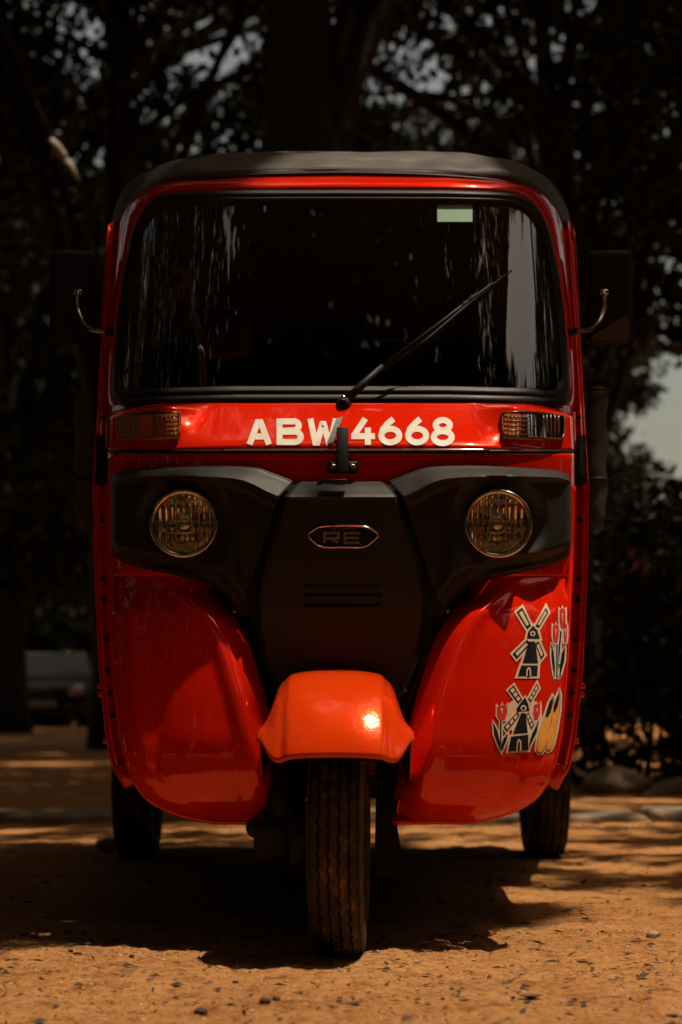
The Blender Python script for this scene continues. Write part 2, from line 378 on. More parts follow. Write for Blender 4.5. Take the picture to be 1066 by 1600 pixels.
# dark seam strip under the cowl; a chrome tube stands in for the highlight above it
mb = MB(); mb.tube([on(172 + 722 * i / 60, 705.5, -0.001) for i in range(61)], 0.0035, 6); mb.build('seam_strip', 'rubber', rick)
mb = MB(); mb.tube([on(345 + 420 * i / 40, 702.6, 0.0035) for i in range(41)], 0.0016, 6); mb.build('seam_highlight', 'chrome', rick)
# nose panel behind the black fascia
mb = MB()
mb.grid(lambda u, v: on(533 + (itp(OUT, 760) - 533) * (2 * u - 1), 900 + (708 - 900) * v, 0.0), 140, 48, keep=lambda u, v: math.hypot(abs((itp(OUT, 760) - 533) * (2 * u - 1)) - 245, 900 - 192 * v - 819) > 53); mb.build('nose_panel', 'paint', rick, solid=0.004)

# ---- leg shields: two bulging lobes beside the wheel
def lobe(side):
    def fn(u, v):
        py = 1284 + (855 - 1284) * v
        xi, xo = itp(INN, py), itp(OUT, py); px = xi + (xo - xi) * u
        p0 = W3(px, py, 0.2)
        d = (px - xi)
        roll = 0.085 * max(0.0, 1 - d / 62.0) ** 2.2
        up = 0.018 * ss(1.0, 0.0, abs(py - 900) / 60.0)
        # dished face inside a raised rim
        dish = 0.016 * ss(30, 75, d) * ss(18, 60, xo - px) * ss(880, 960, py) * ss(1284, 1215, py)
        back = 0.034 * ss(962, 890, py)
        p = on(px if side > 0 else 1066 - px, py, -roll - dish - back + 0.006, shieldY)
        return p
    m = MB(); m.grid(fn, 70, 110, flip=(side < 0)); o = m.build('leg_shield', 'paint', rick, solid=0.005); return o
for s in (1, -1):
    sh = lobe(s)
    tag(sh, 'glossy red leg shield with windmill, tulip and clog stickers' if s > 0 else 'plain glossy red leg shield without stickers')
    # folded rim along the outer and lower edge
    def edge(py, s=s):
        px = itp(OUT, py) - 1
        return on(px if s > 0 else 1066 - px, py, -0.004, shieldY)
    pts = [edge(y) for y in np.linspace(760, 1284, 60)] + [on((735 - 122 * k / 10) if s > 0 else 1066 - (735 - 122 * k / 10), 1284.5, -0.004, shieldY) for k in range(1, 11)]
    m = MB(); m.tube(pts, 0.005, 6); m.build('shield_rim', 'paint', sh)

# wheel well and black under-panel behind the fender
mb = MB(); mb.box((0, 0.36, 0.47), (0.42, 0.02, 0.44), 0.006); mb.build('wheel_well', 'plastic_dark', rick)
mb = MB(); mb.grid(lambda u, v: on(533 + (2 * u - 1) * (np.interp(v, [0, .5, 1], [92, 138, 150])), 1140 + (900 - 1140) * v, 0.004 - 0.06 * (1 - v)), 30, 20); mb.build('under_panel', 'plastic_dark', rick, solid=0.004)

# ---- black fascia: two headlight bezels and the centre panel
Bk = [(606, 752.5), (640, 739), (673, 730), (742, 728), (820, 731), (867, 734), (888, 740)]
Fr = [(629, 776), (650, 767), (681, 752), (716, 746), (790, 744), (867, 746), (892, 752)]
Lo = [(694, 968), (702, 948), (722, 926), (742, 912), (802, 897), (860, 884), (893, 868)]
HL = (778, 819)
def bezel(side):
    bk = smooth_poly(Bk, 60); fr = smooth_poly(Fr, 60); lo = smooth_poly(Lo, 60)
    def fn(u, v):
        i = min(60, int(round(u * 60)))
        if v < 0.2:
            t = v / 0.2; p = bk[i].lerp(fr[i], t); h = 0.004 + 0.056 * t ** 0.85
        else:
            t = (v - 0.2) / 0.8; p = fr[i].lerp(lo[i], t)
            h = 0.060 - 0.012 * ss(0.0, 0.06, t) - 0.026 * ss(0.80, 0.93, t) - 0.010 * ss(0.95, 1.0, t)
            r = math.hypot(p.x - HL[0], p.y - HL[1])
            h -= 0.020 * (1 - ss(56, 84, r))
            # pod edge: inner slope towards the centre panel
            h -= 0.018 * (1 - ss(690, 716, p.x + (p.y - 819) * 0.12)) * ss(0.0, 0.1, t)
        h = max(h, 0.013) - 0.030 * ss(884, 894, p.x)
        return on(p.x if side > 0 else 1066 - p.x, p.y, h)
    def keep(u, v):
        i = min(60, int(round(u * 60)))
        if v < 0.2: return True
        p = fr[i].lerp(lo[i], (v - 0.2) / 0.8); return math.hypot(p.x - HL[0], p.y - HL[1]) > 49
    m = MB(); m.grid(fn, 60, 60, keep=keep, flip=(side > 0)); return m.build('headlight_bezel', 'plastic', rick, solid=0.003, sharp=35)
for s in (1, -1):
    bz = bezel(s)
    for (px, py) in ((700, 955), (886, 800), (886, 846)):
        q = on(px if s > 0 else 1066 - px, py, 0.012 if px < 800 else 0.026)
        m = MB(); m.lathe([(0.0, 0.003), (0.003, 0.0025), (0.0042, 0.0)], 10, q); m.build('screw', 'bolt', bz)
mb = MB(); mb.grid(lambda u, v: on(533 + (2 * u - 1) * np.interp(v, [0, .12, .6, 1], [84, 108, 146, 160]), 757 + 205 * v, 0.006 + .012 * min(1, v * 6)), 24, 24, flip=True); mb.build('fascia_backing', 'plastic_dark', rick)
CW = [(752, 66, 0.004), (760, 74, 0.026), (775.5, 89, 0.056), (779, 90, 0.054), (820, 103, 0.050), (880, 124, 0.048), (925, 133, 0.044), (970, 132, 0.038), (1030, 122, 0.030), (1065, 106, 0.024), (1090, 95, 0.012)]
def centre(u, v):
    py = 752 + (1090 - 752) * (v ** 1.25)
    hw = float(np.interp(py, [c[0] for c in CW], [c[1] for c in CW])); h = float(np.interp(py, [c[0] for c in CW], [c[2] for c in CW]))
    e = abs(2 * u - 1); h -= 0.012 * ss(0.93, 1.0, e)
    return on(533 + hw * (2 * u - 1), py, h)
mb = MB(); mb.grid(centre, 70, 90, flip=True)
cp = mb.build('centre_fascia', 'plastic', rick, solid=0.003, sharp=35)
for py in (917, 932, 948):
    m = MB(); m.tube([on(px, py, 0.044) for px in np.linspace(476, 595, 14)], 0.0042, 6); m.build('vent_slat', 'plastic_dark', cp)
for (px, py) in ((632, 1078), (434, 1078)):
    m = MB(); m.lathe([(0.0, 0.004), (0.003, 0.003), (0.004, 0.0)], 10, on(px, py, 0.03)); m.build('screw', 'bolt', cp)
# chrome emblem: long hexagon outline with letters
hexp = [(481, 837), (500, 823), (515, 821), (551, 821), (570, 823), (592, 836), (574, 853), (568, 855), (505, 855), (500, 853)]
off = 0.0535
mb = MB(); hp = smooth_poly([(481, 836), (489, 829), (502, 823), (536, 821.5), (570, 823), (584, 829), (591.5, 836), (583, 845), (569, 854.5), (536, 855), (503, 854.5), (489, 845)], 60, True)
mb.tube([on(p.x, p.y, off + 0.003) for p in hp], 0.0019, 6, closed=True)
em = mb.build('emblem', 'chrome', cp)
mb = MB(); hp2 = [on(p.x, p.y, off) for p in hp]; c0 = on(536, 838, off + .001); mb.add(hp2 + [c0], [(i, (i + 1) % 60, 60) for i in range(60)]); mb.build('emblem_back', 'plastic_dark', em)

def stroke(pts, w, closed=False):
    """flat band along a 2D polyline -> verts, quads"""
    P = [Vector((p[0], p[1])) for p in pts]; N = len(P); v = []; f = []
    for i, p in enumerate(P):
        a = P[i - 1] if (closed or i > 0) else P[i]; b = P[(i + 1) % N] if (closed or i < N - 1) else P[i]
        d0 = (p - a); d1 = (b - p)
        if d0.length < 1e-6: d0 = d1
        if d1.length < 1e-6: d1 = d0
        d0 = d0.normalized(); d1 = d1.normalized(); t = (d0 + d1)
        t = t.normalized() if t.length > 1e-6 else d0
        nrm = Vector((-t.y, t.x)); c = max(0.45, nrm.dot(Vector((-d0.y, d0.x)))); k = w / 2 / c
        v += [(p.x + nrm.x * k, p.y + nrm.y * k), (p.x - nrm.x * k, p.y - nrm.y * k)]
    for i in range(N if closed else N - 1):
        j = (i + 1) % N; f.append((2 * i, 2 * i + 1, 2 * j + 1, 2 * j))
    return v, f
def arc(cx, cy, rx, ry, a0, a1, n=18):
    return [(cx + rx * math.cos(R(a0 + (a1 - a0) * k / n)), cy + ry * math.sin(R(a0 + (a1 - a0) * k / n))) for k in range(n + 1)]
def subdiv_line(pts, step=4.0):
    o = []
    for a, b in zip(pts, pts[1:]):
        n = max(1, int(math.hypot(b[0] - a[0], b[1] - a[1]) / step))
        o += [(a[0] + (b[0] - a[0]) * k / n, a[1] + (b[1] - a[1]) * k / n) for k in range(n)]
    return o + [pts[-1]]
def letters(name, glyphs, w, offs, fn, material, parent, depth=0.0008):
    m = MB(); k = 0
    for strokes in glyphs:
        for (pts, closed) in strokes:
            v, f = stroke(subdiv_line(pts) if not closed else pts, w, closed)
            m.add([on(p[0], p[1], offs + k * 0.00006, fn) for p in v], f); k = (k + 1) % 6
    return m.build(name, material, parent)
# "RE" on the emblem and a small word above it
def gl(ch, x, y, w, h):
    X = lambda u: x + u * w
    Y = lambda t: y + t * h
    if ch == 'R': return [([(X(0), Y(1)), (X(0), Y(0)), (X(1), Y(0)), (X(1), Y(.55)), (X(.1), Y(.55))], False), ([(X(.45), Y(.55)), (X(1), Y(1))], False)]
    if ch == 'E': return [([(X(1), Y(0)), (X(0), Y(0)), (X(0), Y(1)), (X(1), Y(1))], False), ([(X(0), Y(.5)), (X(.9), Y(.5))], False)]
    if ch == 'B': return [([(X(0), Y(0)), (X(0), Y(1)), (X(.9), Y(1)), (X(1), Y(.75)), (X(.8), Y(.5)), (X(.95), Y(.25)), (X(.8), Y(0)), (X(0), Y(0))], False)]
    if ch == 'A': return [([(X(0), Y(1)), (X(.5), Y(0)), (X(1), Y(1))], False), ([(X(.2), Y(.65)), (X(.8), Y(.65))], False)]
    if ch == 'J': return [([(X(1), Y(0)), (X(1), Y(.8)), (X(.7), Y(1)), (X(.2), Y(1)), (X(0), Y(.8))], False)]
letters('emblem_letters', [gl('R', 507, 833, 22, 15), gl('E', 539, 833, 24, 15)], 4.2, off + 0.003, bodyY, 'chrome_worn', em)
letters('emblem_small_letters', [gl(c, 519 + 7.5 * i, 822.5, 4.6, 4.5) for i, c in enumerate('BAJAJ')], 1.2, off + 0.0045, bodyY, 'chrome_worn', em)

# ---- registration number on the cowl: ABW 4668
cy0, cy1 = 656.5, 692.5
G = []
G.append([([(390, cy1 + 2), (403, cy0 + 3), (407.5, cy0 + 3), (420.5, cy1 + 2)], False), ([(396, 682), (415, 682)], False)])
G.append([([(437, cy0 - 2.6), (437, cy1 + 2.6)], False), ([(437, cy0 + 2)] + [(458, cy0 + 2)] + arc(459, 665.2, 8, 7.2, -80, 90, 10) + [(440, 673.5)], False), ([(440, 674.5)] + [(459, 674.5)] + arc(461, 682.6, 9, 8, -80, 90, 10) + [(437, 690.5)], False)])
G.append([([(485, cy0 - 2.5), (493, cy1 - 1), (496, cy1 - 1), (504, cy0 + 6), (506, cy0 + 6), (514, cy1 - 1), (517, cy1 - 1), (525, cy0 - 2.5)], False)])
G.append([([(571, cy0 - 2.5), (553, 681)], False), ([(549, 681.5), (586, 681.5)], False), ([(575, 668), (575, cy1 + 2.6)], False)])
for cx in (610, 652): G.append([(arc(cx, 680.5, 14, 10.6, 0, 345, 26), True), ([(cx - 14.5, 681), (cx - 11, 670), (cx - 3, 661), (cx + 5, cy0 - 2)], False)])
G.append([(arc(692, 664.3, 11, 8, 0, 345, 24), True), (arc(692, 683, 14, 9.3, 0, 345, 24), True)])
letters('registration_number', G, 9.4, 0.0018, cowlY, 'white', rick)

# ---- headlights
for s in (1, -1):
    px, py = (HL if s > 0 else (1066 - HL[0], HL[1]))
    c = on(px, py, 0.034); c = W3(px, py, c.y)
    h = empty('headlight', c, 0, rick); r0 = 54.5 * (c.y - CY) / FPX
    m = MB(); m.lathe([(r0 - .010, 0.004), (r0 - .009, 0.011), (r0 - .005, 0.0145), (r0 - .001, 0.012), (r0, 0.004), (r0, -0.03)], 56); m.build('rim', 'chrome_worn', h)
    # parabolic mirror with upright flutes
    def refl(u, v, r0=r0):
        r = (r0 - .009) * (0.16 + 0.84 * v); a = 2 * math.pi * u
        x = r * math.cos(a); z = r * math.sin(a)
        d = -0.040 + 0.040 * (r / r0) ** 2 + 0.0010 * math.cos(x * 2 * math.pi / 0.0105) * v + 0.0003 * math.cos(z * 2 * math.pi / 0.02)
        return Vector((x, -d, z))
    m = MB(); m.grid(refl, 140, 36); m.build('reflector', 'silver', h)
    m = MB(); m.lathe([(0.0, 0.002), (0.008, 0.0015), (0.0125, -0.003), (0.0145, -0.012), (0.015, -0.04)], 28); m.build('bulb_cap', 'chrome_worn', h)
    m = MB(); m.lathe([(0.0, 0.016), (0.015, 0.0155), (0.03, 0.0138), (r0 * .75, 0.0105), (r0 - .009, 0.0065)], 48); m.build('lens', 'lamp_glass', h)
    m = MB()
    for k in range(-3, 4):
        x = k * 0.0140; hh = math.sqrt(max(0, (r0 - .011) ** 2 - x * x))
        m.tube([Vector((x, -0.0145 + 0.009 * ((x * x + z * z) / r0 ** 2), z)) for z in np.linspace(-hh, hh, 9)], 0.0006, 4)
    m.tube([Vector((x, -0.0145 + 0.009 * (x * x / r0 ** 2), 0.004)) for x in np.linspace(-r0 + .012, r0 - .012, 9)], 0.0005, 4)
    tag(m.build('lens_ribs', 'lamp_glass', h), kind='stuff')

# ---- indicators on the cowl pods
for s in (1, -1):
    X = lambda px: px if s > 0 else 1066 - px
    def q(px, py, d): 
        b = on(X(px), py, 0.0, cowlY); return b + Vector((0, -d, 0))
    corner = smooth_poly([(787, 645), (834, 643.5), (878, 651), (882, 657), (881, 684), (876, 689), (834, 686), (789, 681), (784, 676), (783, 650)], 48, True)
    ind = MB()
    n = 48
    ring = [q(p.x, p.y, 0.001) for p in corner] + [q(p.x, p.y, 0.014) for p in corner] + [q(834 + (p.x - 834) * .955, 666 + (p.y - 666) * .88, 0.016) for p in corner] + [q(834 + (p.x - 834) * .94, 666 + (p.y - 666) * .84, 0.006) for p in corner]
    f = []
    for k in range(3): f += [(k * n + i, k * n + (i + 1) % n, (k + 1) * n + (i + 1) % n, (k + 1) * n + i) for i in range(n)]
    ind.add(ring, f)
    io = ind.build('indicator', 'amber_solid', rick)
    tag(io, 'amber indicator lamp with a clear outer end')
    m = MB(); m.grid(lambda u, v: q(786 + 93 * u, 647 + 39 * v + 3 * u, 0.0022), 12, 5); m.build('reflector', 'lamp_white', io)
    m = MB(); m.grid(lambda u, v: q(787 + 60 * u, 647.5 + 35 * v + 3 * u, 0.0155), 12, 5); m.build('amber_lens', 'amber', io)
    m = MB(); m.grid(lambda u, v: q(848 + 31 * u, 650 + 35 * v + 1.5 * u, 0.0155), 8, 5); m.build('clear_lens', 'clear_lens', io)
    m = MB()
    for px in (793, 799, 805, 811, 817, 823, 848, 854, 860, 866, 872): m.tube([q(px, y, 0.0162) for y in np.linspace(649, 685, 5)], 0.0010, 4)
    for py in (653, 660, 667, 674, 681): m.tube([q(x, py, 0.0162) for x in np.linspace(787, 826, 5)], 0.0010, 4)
    tag(m.build('lens_bars', 'amber_solid', io), kind='stuff')
    m = MB(); m.lathe([(0, .010), (.006, .009), (.009, .004), (.009, 0)], 14, q(832, 668, .003)); m.build('bulb', 'amber_solid', io)

# ---- windscreen: rubber seal, glass, red frame
So = [(533, 632), (700, 632), (820, 634.5), (862, 636), (884, 630), (891, 612), (889, 560), (882, 490), (872, 420), (861, 365), (848, 335), (832, 315), (808, 303), (770, 299), (700, 297), (533, 296.5)]
Si = [(533, 603), (700, 603), (820, 606), (857, 610), (872, 606), (877, 592), (874, 550), (867, 480), (858, 415), (848, 365), (837, 342), (823, 328), (803, 319), (770, 316), (700, 314.5), (533, 314)]
Bo = [(533, 640), (700, 640), (820, 642), (875, 645), (905, 648), (912, 620), (908, 560), (902, 490), (897, 420), (892, 362), (880, 325), (858, 300), (825, 284), (780, 276), (700, 271), (533, 268)]
def full(P): return P + [mir(p) for p in reversed(P[1:-1])]
N = 160
def loop_of(P):
    # equal share of points per control span so that the loops correspond
    Q = full(P); k = 6; out = []; n = len(Q)
    V = [Vector((*p, 0)) for p in Q]
    for i in range(n):
        p0, p1, p2, p3 = V[i - 1], V[i], V[(i + 1) % n], V[(i + 2) % n]
        for j in range(k):
            t = j / k; d = lambda a, b: max(1e-6, (b - a).length) ** 0.5
            # centripetal-ish: damp overshoot by blending with the chord
            c = 0.5 * ((2 * p1) + (p2 - p0) * t + (2 * p0 - 5 * p1 + 4 * p2 - p3) * t * t + (3 * p1 - p0 - 3 * p2 + p3) * t ** 3)
            L = p1.lerp(p2, t); w = 0.75 if (p2 - p1).length < 60 else 0.0
            out.append(L.lerp(c, w))
    return out
lo_, li_, lb_ = loop_of(So), loop_of(Si), loop_of(Bo); n = len(lo_)
mb = MB(); rings = []
for t, h in ((0, 0.002), (0.08, 0.012), (0.28, 0.019), (0.5, 0.016), (0.58, 0.012), (0.66, 0.016), (0.85, 0.015), (1.0, 0.003)):
    rings += [on(a.x + (b.x - a.x) * t, a.y + (b.y - a.y) * t, h, screenY) for a, b in zip(lo_, li_)]
mb.add(rings, [(k * n + i, k * n + (i + 1) % n, (k + 1) * n + (i + 1) % n, (k + 1) * n + i) for k in range(7) for i in range(n)])
mb.build('windscreen_seal', 'rubber', rick)
mb = MB(); rings = []
for t, h in ((0, 0.0), (0.25, 0.002), (0.65, -0.022), (1.0, -0.085)):
    rings += [on(a.x + (b.x - a.x) * t, a.y + (b.y - a.y) * t, h, screenY) for a, b in zip(lo_, lb_)]
mb.add(rings, [(k * n + i, (k + 1) * n + i, (k + 1) * n + (i + 1) % n, k * n + (i + 1) % n) for k in range(3) for i in range(n)])
mb.build('windscreen_frame', 'paint', rick, solid=0.004)
half = [p for p in li_[:n // 2 + 1]]   # bottom centre -> right -> top centre
def glass_row(py):
    xs = []
    for a, b in zip(half, half[1:]):
        if (a.y - py) * (b.y - py) <= 0 and abs(a.y - b.y) > 1e-6:
            xs.append(a.x + (b.x - a.x) * (py - a.y) / (b.y - a.y))
    return max(xs) if xs else 800
mb = MB()
mb.grid(lambda u, v: on(533 + (glass_row(313.8 + 296 * min(v, 0.985)) - 533 + 2) * (2 * u - 1), 314 + 292 * v, 0.004, screenY), 120, 40, flip=True)
gl_o = mb.build('windscreen_glass', 'glass', rick)
mb = MB(); mb.grid(lambda u, v: on(683.5 + 55 * u, 320 + 26.5 * v, 0.0065, screenY), 8, 4, flip=True); mb.build('permit_sticker', 'green', gl_o)

# ---- side flanges: the folded door-post rails with rivet holes
FLo = [(345, 890), (360, 892), (500, 902), (640, 912), (760, 919), (900, 916), (1050, 909), (1150, 899), (1195, 890), (1215, 880)]
FLi = [(345, 878), (360, 880), (500, 888), (640, 894), (760, 895), (900, 893), (1050, 884), (1150, 873), (1195, 862), (1215, 850)]
def flY(py): return float(np.interp(py, [345, 360, 500, 640, 700, 760, 1000, 1215], [0.80, 0.78, 0.70, 0.58, 0.50, 0.45, 0.42, 0.44]))
for s in (1, -1):
    X = lambda px: px if s > 0 else 1066 - px
    m = MB(); m.grid(lambda u, v: W3(X(itp(FLi, 345 + 870 * v) + (itp(FLo, 345 + 870 * v) - itp(FLi, 345 + 870 * v)) * u), 345 + 870 * v, flY(345 + 870 * v) + 0.006 * math.sin(u * math.pi * 2)), 8, 80, flip=(s > 0))
    fl = m.build('door_post', 'paint', rick, solid=0.02)
    m = MB(); m.tube([W3(X(itp(FLo, y)), y, flY(y) - .002) for y in np.linspace(375, 1212, 60)], 0.0032, 6); m.build('post_bead', 'paint', fl)
    for y in (652, 812, 905, 937, 1000, 1048, 1083, 1118):
        m = MB(); x = (itp(FLo, y) + itp(FLi, y)) / 2 + 1; m.lathe([(0, .003), (.0045, .003), (.0055, 0)], 10, W3(X(x), y, flY(y) - .006)); m.build('rivet', 'steel_black', fl)
    m = MB(); m.grid(lambda u, v: W3(X(901 + 15 * u), 680 + 75 * v, flY(680 + 75 * v) - .010), 2, 6, flip=(s > 0)); m.build('hinge_cover', 'plastic_dark', fl, solid=.006)
    # small hinge lugs and the sill foot
    for y in (1072, 1085, 1158):
        m = MB(); m.box(W3(X(itp(FLo, y) + 3), y, flY(y) + .01), (.010, .02, .012), .002); m.build('hinge_lug', 'paint', fl)
    m = MB(); m.box(W3(X(868), 1212, 0.44), (.030, .05, .05), .006, Matrix.Rotation(R(28 * s), 3, 'Y')); m.build('sill_foot', 'paint', fl)

# ---- canvas roof
Cr = [(533, 238), (640, 237.5), (700, 239), (760, 245), (800, 253), (835, 266), (865, 287), (883, 316), (892, 350), (896, 372)]
He = [(533, 271), (640, 273), (700, 276), (760, 281), (795, 287), (825, 301), (850, 320), (872, 342), (886, 357), (894, 374)]
def full_open(P): return [mir(p) for p in reversed(P[1:])] + P
cr = smooth_poly(full_open(Cr), 100); he = smooth_poly(full_open(He), 100)
rnd = random.Random(3)
def wr(p, a): return a * mnoise.noise(Vector((p.x * 5, p.y * 4, p.z * 11))) + a * .5 * mnoise.noise(Vector((p.x * 14, p.y * 9, p.z * 22)))
mb = MB(); rows = []
hem3 = [on(p.x, p.y, 0.004 - 0.05, screenY) for p in he]
crest = []
for i, (a, b) in enumerate(zip(he, cr)):
    Y0 = hem3[i].y
    crest.append(W3(b.x, b.y, Y0 + 0.12))
def roof_pt(u, v):
    i = min(100, int(round(u * 100))); h = hem3[i]; c = crest[i]
    if v < 0.4:
        t = v / 0.4
        p = h.lerp(c, t); b = math.sin(t * math.pi / 2); p = Vector((h.x + (c.x - h.x) * (t * .6 + b * .4), h.y + (c.y - h.y) * t ** 1.15, h.z + (c.z - h.z) * (0.6 * t + 0.4 * b)))
        p.y -= 0.010 * math.sin(min(1, t * 2.5) * math.pi) 
        k = 0.007 * ss(0.05, 0.3, t); q = p + Vector((0, wr(p, k * 3.4), wr(p + Vector((7, 3, 1)), k))); return q
    t = (v - 0.4) / 0.6; y = c.y + (2.35 - c.y) * t
    wgt = 1 + 0.20 * ss(0, .7, t); z = c.z + 0.03 * math.sin(t * math.pi) - 0.05 * t * t
    if abs(c.x) > .40: z -= 0.0
    p = Vector((c.x * wgt, y, z)); return p + Vector((0, 0, wr(p, .006)))
mb.grid(roof_pt, 100, 60, flip=False)
ro = mb.build('canvas_roof', 'vinyl', rick, solid=0.003)
mb = MB(); mb.tube([p + Vector((0, -.003, -.001)) for p in hem3], 0.0042, 6); mb.build('hem', 'rubber', ro)
mb = MB()
for i in range(4, 96):
    for t0 in (0.15, 0.65):
        a = roof_pt((i + 0) / 100, 0.055); b = roof_pt((i + 1) / 100, 0.055); p = a.lerp(b, t0); d = (b - a); L = d.length
        q0 = p - d * 0.16; q1 = p + d * 0.16; mb.tube([q0 + Vector((0, -.0022, 0)), q1 + Vector((0, -.0022, 0))], 0.0009, 4)
tag(mb.build('stitching', 'thread', ro), kind='stuff')

# ---- wiper, its lever and bracket
wp = empty('wiper', (0, 0, 0), 0, rick)
piv = on(537, 637, 0.030, screenY)
mb = MB(); mb.lathe([(0, .034), (.008, .034), (.012, .028), (.0165, .012), (.018, .0), (.016, -.02)], 24, piv + Vector((0, 0, -.004)), axis=(0, -1, .35)); mb.build('pivot_cap', 'steel_black', wp)
mb = MB(); mb.lathe([(0, .006), (.0042, .006), (.0052, .003), (.0052, 0)], 12, piv + Vector((0, -.030, .012)), axis=(0, -1, .3)); mb.build('pivot_nut', 'chrome', wp)
a0 = on(538, 628, .045, screenY); a1 = on(598, 572, .048, screenY); a2 = on(700, 495, .036, screenY); a3 = on(746, 459, .026, screenY)
mb = MB(); mb.tube([a0, a0.lerp(a1, .5), a1], [.0085, .0075, .0052], 8); mb.tube([a1, a2, a3], [.0036, .0032, .003], 8); mb.build('wiper_arm', 'steel_black', wp)
mb = MB(); mb.tube([on(560 + 40, 579 - 0, .016, screenY), on(668, 530, .014, screenY), on(735, 473, .013, screenY), on(799, 423, .012, screenY)], [.0028, .0034, .0034, .0024], 6)
mb.tube([on(640, 548, .022, screenY), on(720, 480, .028, screenY), on(770, 443, .020, screenY)], .003, 6)
mb.build('wiper_blade', 'rubber', wp)
mb = MB()
for (px, py) in ((655, 528), (722, 475), (735, 464), (797, 424), (780, 435)): mb.box(on(px, py, .033 if px < 740 else .02, screenY), (.010, .003, .003), .0008, Matrix.Rotation(R(-37), 3, 'Y'))
tag(mb.build('blade_clips', 'chrome_worn', wp), kind='stuff')
mb = MB(); l0 = on(531, 652, .02, cowlY); l1 = on(516, 692, .022, cowlY); d = Vector((.006, 0, .0015))
mb.add([l0 - d, l0 + d, l1 + d, l1 - d, l0 - d + Vector((0, .003, 0)), l0 + d + Vector((0, .003, 0)), l1 + d + Vector((0, .003, 0)), l1 - d + Vector((0, .003, 0))], [(0, 1, 2, 3), (7, 6, 5, 4), (0, 4, 5, 1), (1, 5, 6, 2), (2, 6, 7, 3), (3, 7, 4, 0)]); mb.build('wiper_lever', 'thread', wp, smooth=False)
br = empty('plate_bracket', (0, 0, 0), 0, rick)
p0, p1 = on(535.5, 668, .030, cowlY), on(535.5, 739, .016)
mb = MB(); c = (p0 + p1) / 2; mb.box((c.x, c.y - .002, c.z), (.021, .005, (p0 - p1).length), .002, Matrix.Rotation(math.atan2(p0.y - p1.y, p0.z - p1.z) * -1, 3, 'X')); mb.build('upright', 'steel_black', br)
mb = MB(); mb.box(on(536, 730, .008), (.055, .006, .022), .004); mb.build('foot_plate', 'steel_black', br)
for px in (521, 551): mb = MB(); mb.lathe([(0, .006), (.004, .006), (.0058, .004), (.006, 0)], 6, on(px, 730, .011)); mb.build('bolt', 'bolt', br, smooth=False)
mb = MB(); mb.lathe([(0, .001), (.003, .001), (.0032, 0)], 10, p0 + Vector((0, -.004, -.008))); mb.build('hole', 'paint', br)
mb = MB(); mb.box(on(523, 752, .05), (.046, .02, .006), .002); mb.build('foot_lip', 'steel_black', br)

# ---- mirrors on bent chrome arms
for s in (1, -1):
    X = lambda px: px if s > 0 else 1066 - px
    mr = empty('mirror', (0, 0, 0), 0, rick)
    pts = [W3(X(878), 524, .56), W3(X(886), 519, .58), W3(X(900), 517, .61), W3(X(922), 515, .66), W3(X(936), 503, .70), W3(X(944), 484, .72), W3(X(945), 466, .725), W3(X(943), 455, .73)]
    m = MB(); m.tube([Vector(p) for p in smooth_poly([tuple(p) for p in pts], 28)], .0052, 10); m.build('mirror_arm', 'chrome_worn', mr)
    m = MB(); m.tube([W3(X(886), 519, .58), W3(X(897), 517.4, .605)], .0085, 12); m.build('arm_collar', 'steel_black', mr)
    m = MB(); m.box(W3(X(944), 457, .732), (.020, .012, .012), .003); m.build('arm_clamp', 'chrome_worn', mr)
    c = W3(X(951.5), 465, .77); w, h = 73 * 3.97 / FPX, 146 * 3.97 / FPX
    m = MB(); m.box(c, (w, .040, h), .016, Matrix.Rotation(R(-6 * s), 3, 'Z'), seg=4); m.build('mirror_shell', 'plastic_dark', mr)
    m = MB(); m.box(c + Vector((0, .0215, 0)), (w * .9, .003, h * .92), .001, Matrix.Rotation(R(-6 * s), 3, 'Z')); m.build('mirror_glass', 'chrome', mr)
    if s > 0:
        tri = [(923, 527), (978, 492), (983, 500), (983, 529), (977, 533), (930, 531)]
        m = MB(); V = [W3(px, py, c.y - .0225 - (px - 951.5) * 0.00013) for px, py in tri]; m.add(V, [tuple(range(6))[::-1]]); m.build('sunlit_mirror_patch', 'hatched', mr)  # sunlit corner of the mirror back, put in as a lighter patch

# ---- front wheel, fender, fork, mud flap
def tyre_mesh(r=0.205, w=0.096, zig=True, n=192):
    prof = []; ribs = 5; hw = w / 2
    # (lateral, radius, zigzag share)
    side = [(-hw * .62, r * .60, 0), (-hw * .93, r * .68, 0), (-hw * 1.06, r * .80, 0), (-hw * 1.0, r * .92, 0), (-hw * .93, r * .965, 0)]
    tread = []; g = [-.56, -.19, .19, .56]
    e = [-.90] + [k for c in g for k in (c - .055, c - .04, c + .04, c + .055)] + [.90]
    for i, x in enumerate(e):
        ing = (i % 4 in (2, 3)) and 0 < i < len(e) - 1
        tread.append((hw * x, r - 0.013 * (x * x) - (0.007 if ing else 0), 1 if 0 < i < len(e) - 1 else 0))
    prof = side + tread + [(-a, b, c) for a, b, c in reversed(side)]
    V = []; P = len(prof)
    for k in range(n):
        a = 2 * math.pi * k / n; tri = (abs((k % 4) - 2) / 2.0 - .5) * 2
        for (x, rr, zz) in prof:
            edge = 0.0016 * (1 if (k % 4 < 2) else -1) if abs(abs(x) - hw * .93) < 1e-6 else 0
            V.append((x + zz * tri * 0.0017 * (1 if zig else 0), (rr + edge) * math.cos(a), (rr + edge) * math.sin(a)))
    F = [(k * P + i, k * P + i + 1, ((k + 1) % n) * P + i + 1, ((k + 1) % n) * P + i) for k in range(n) for i in range(P - 1)]
    return fast_mesh('tyre', V, F, 'tyre', smooth=False)
TY = tyre_mesh()
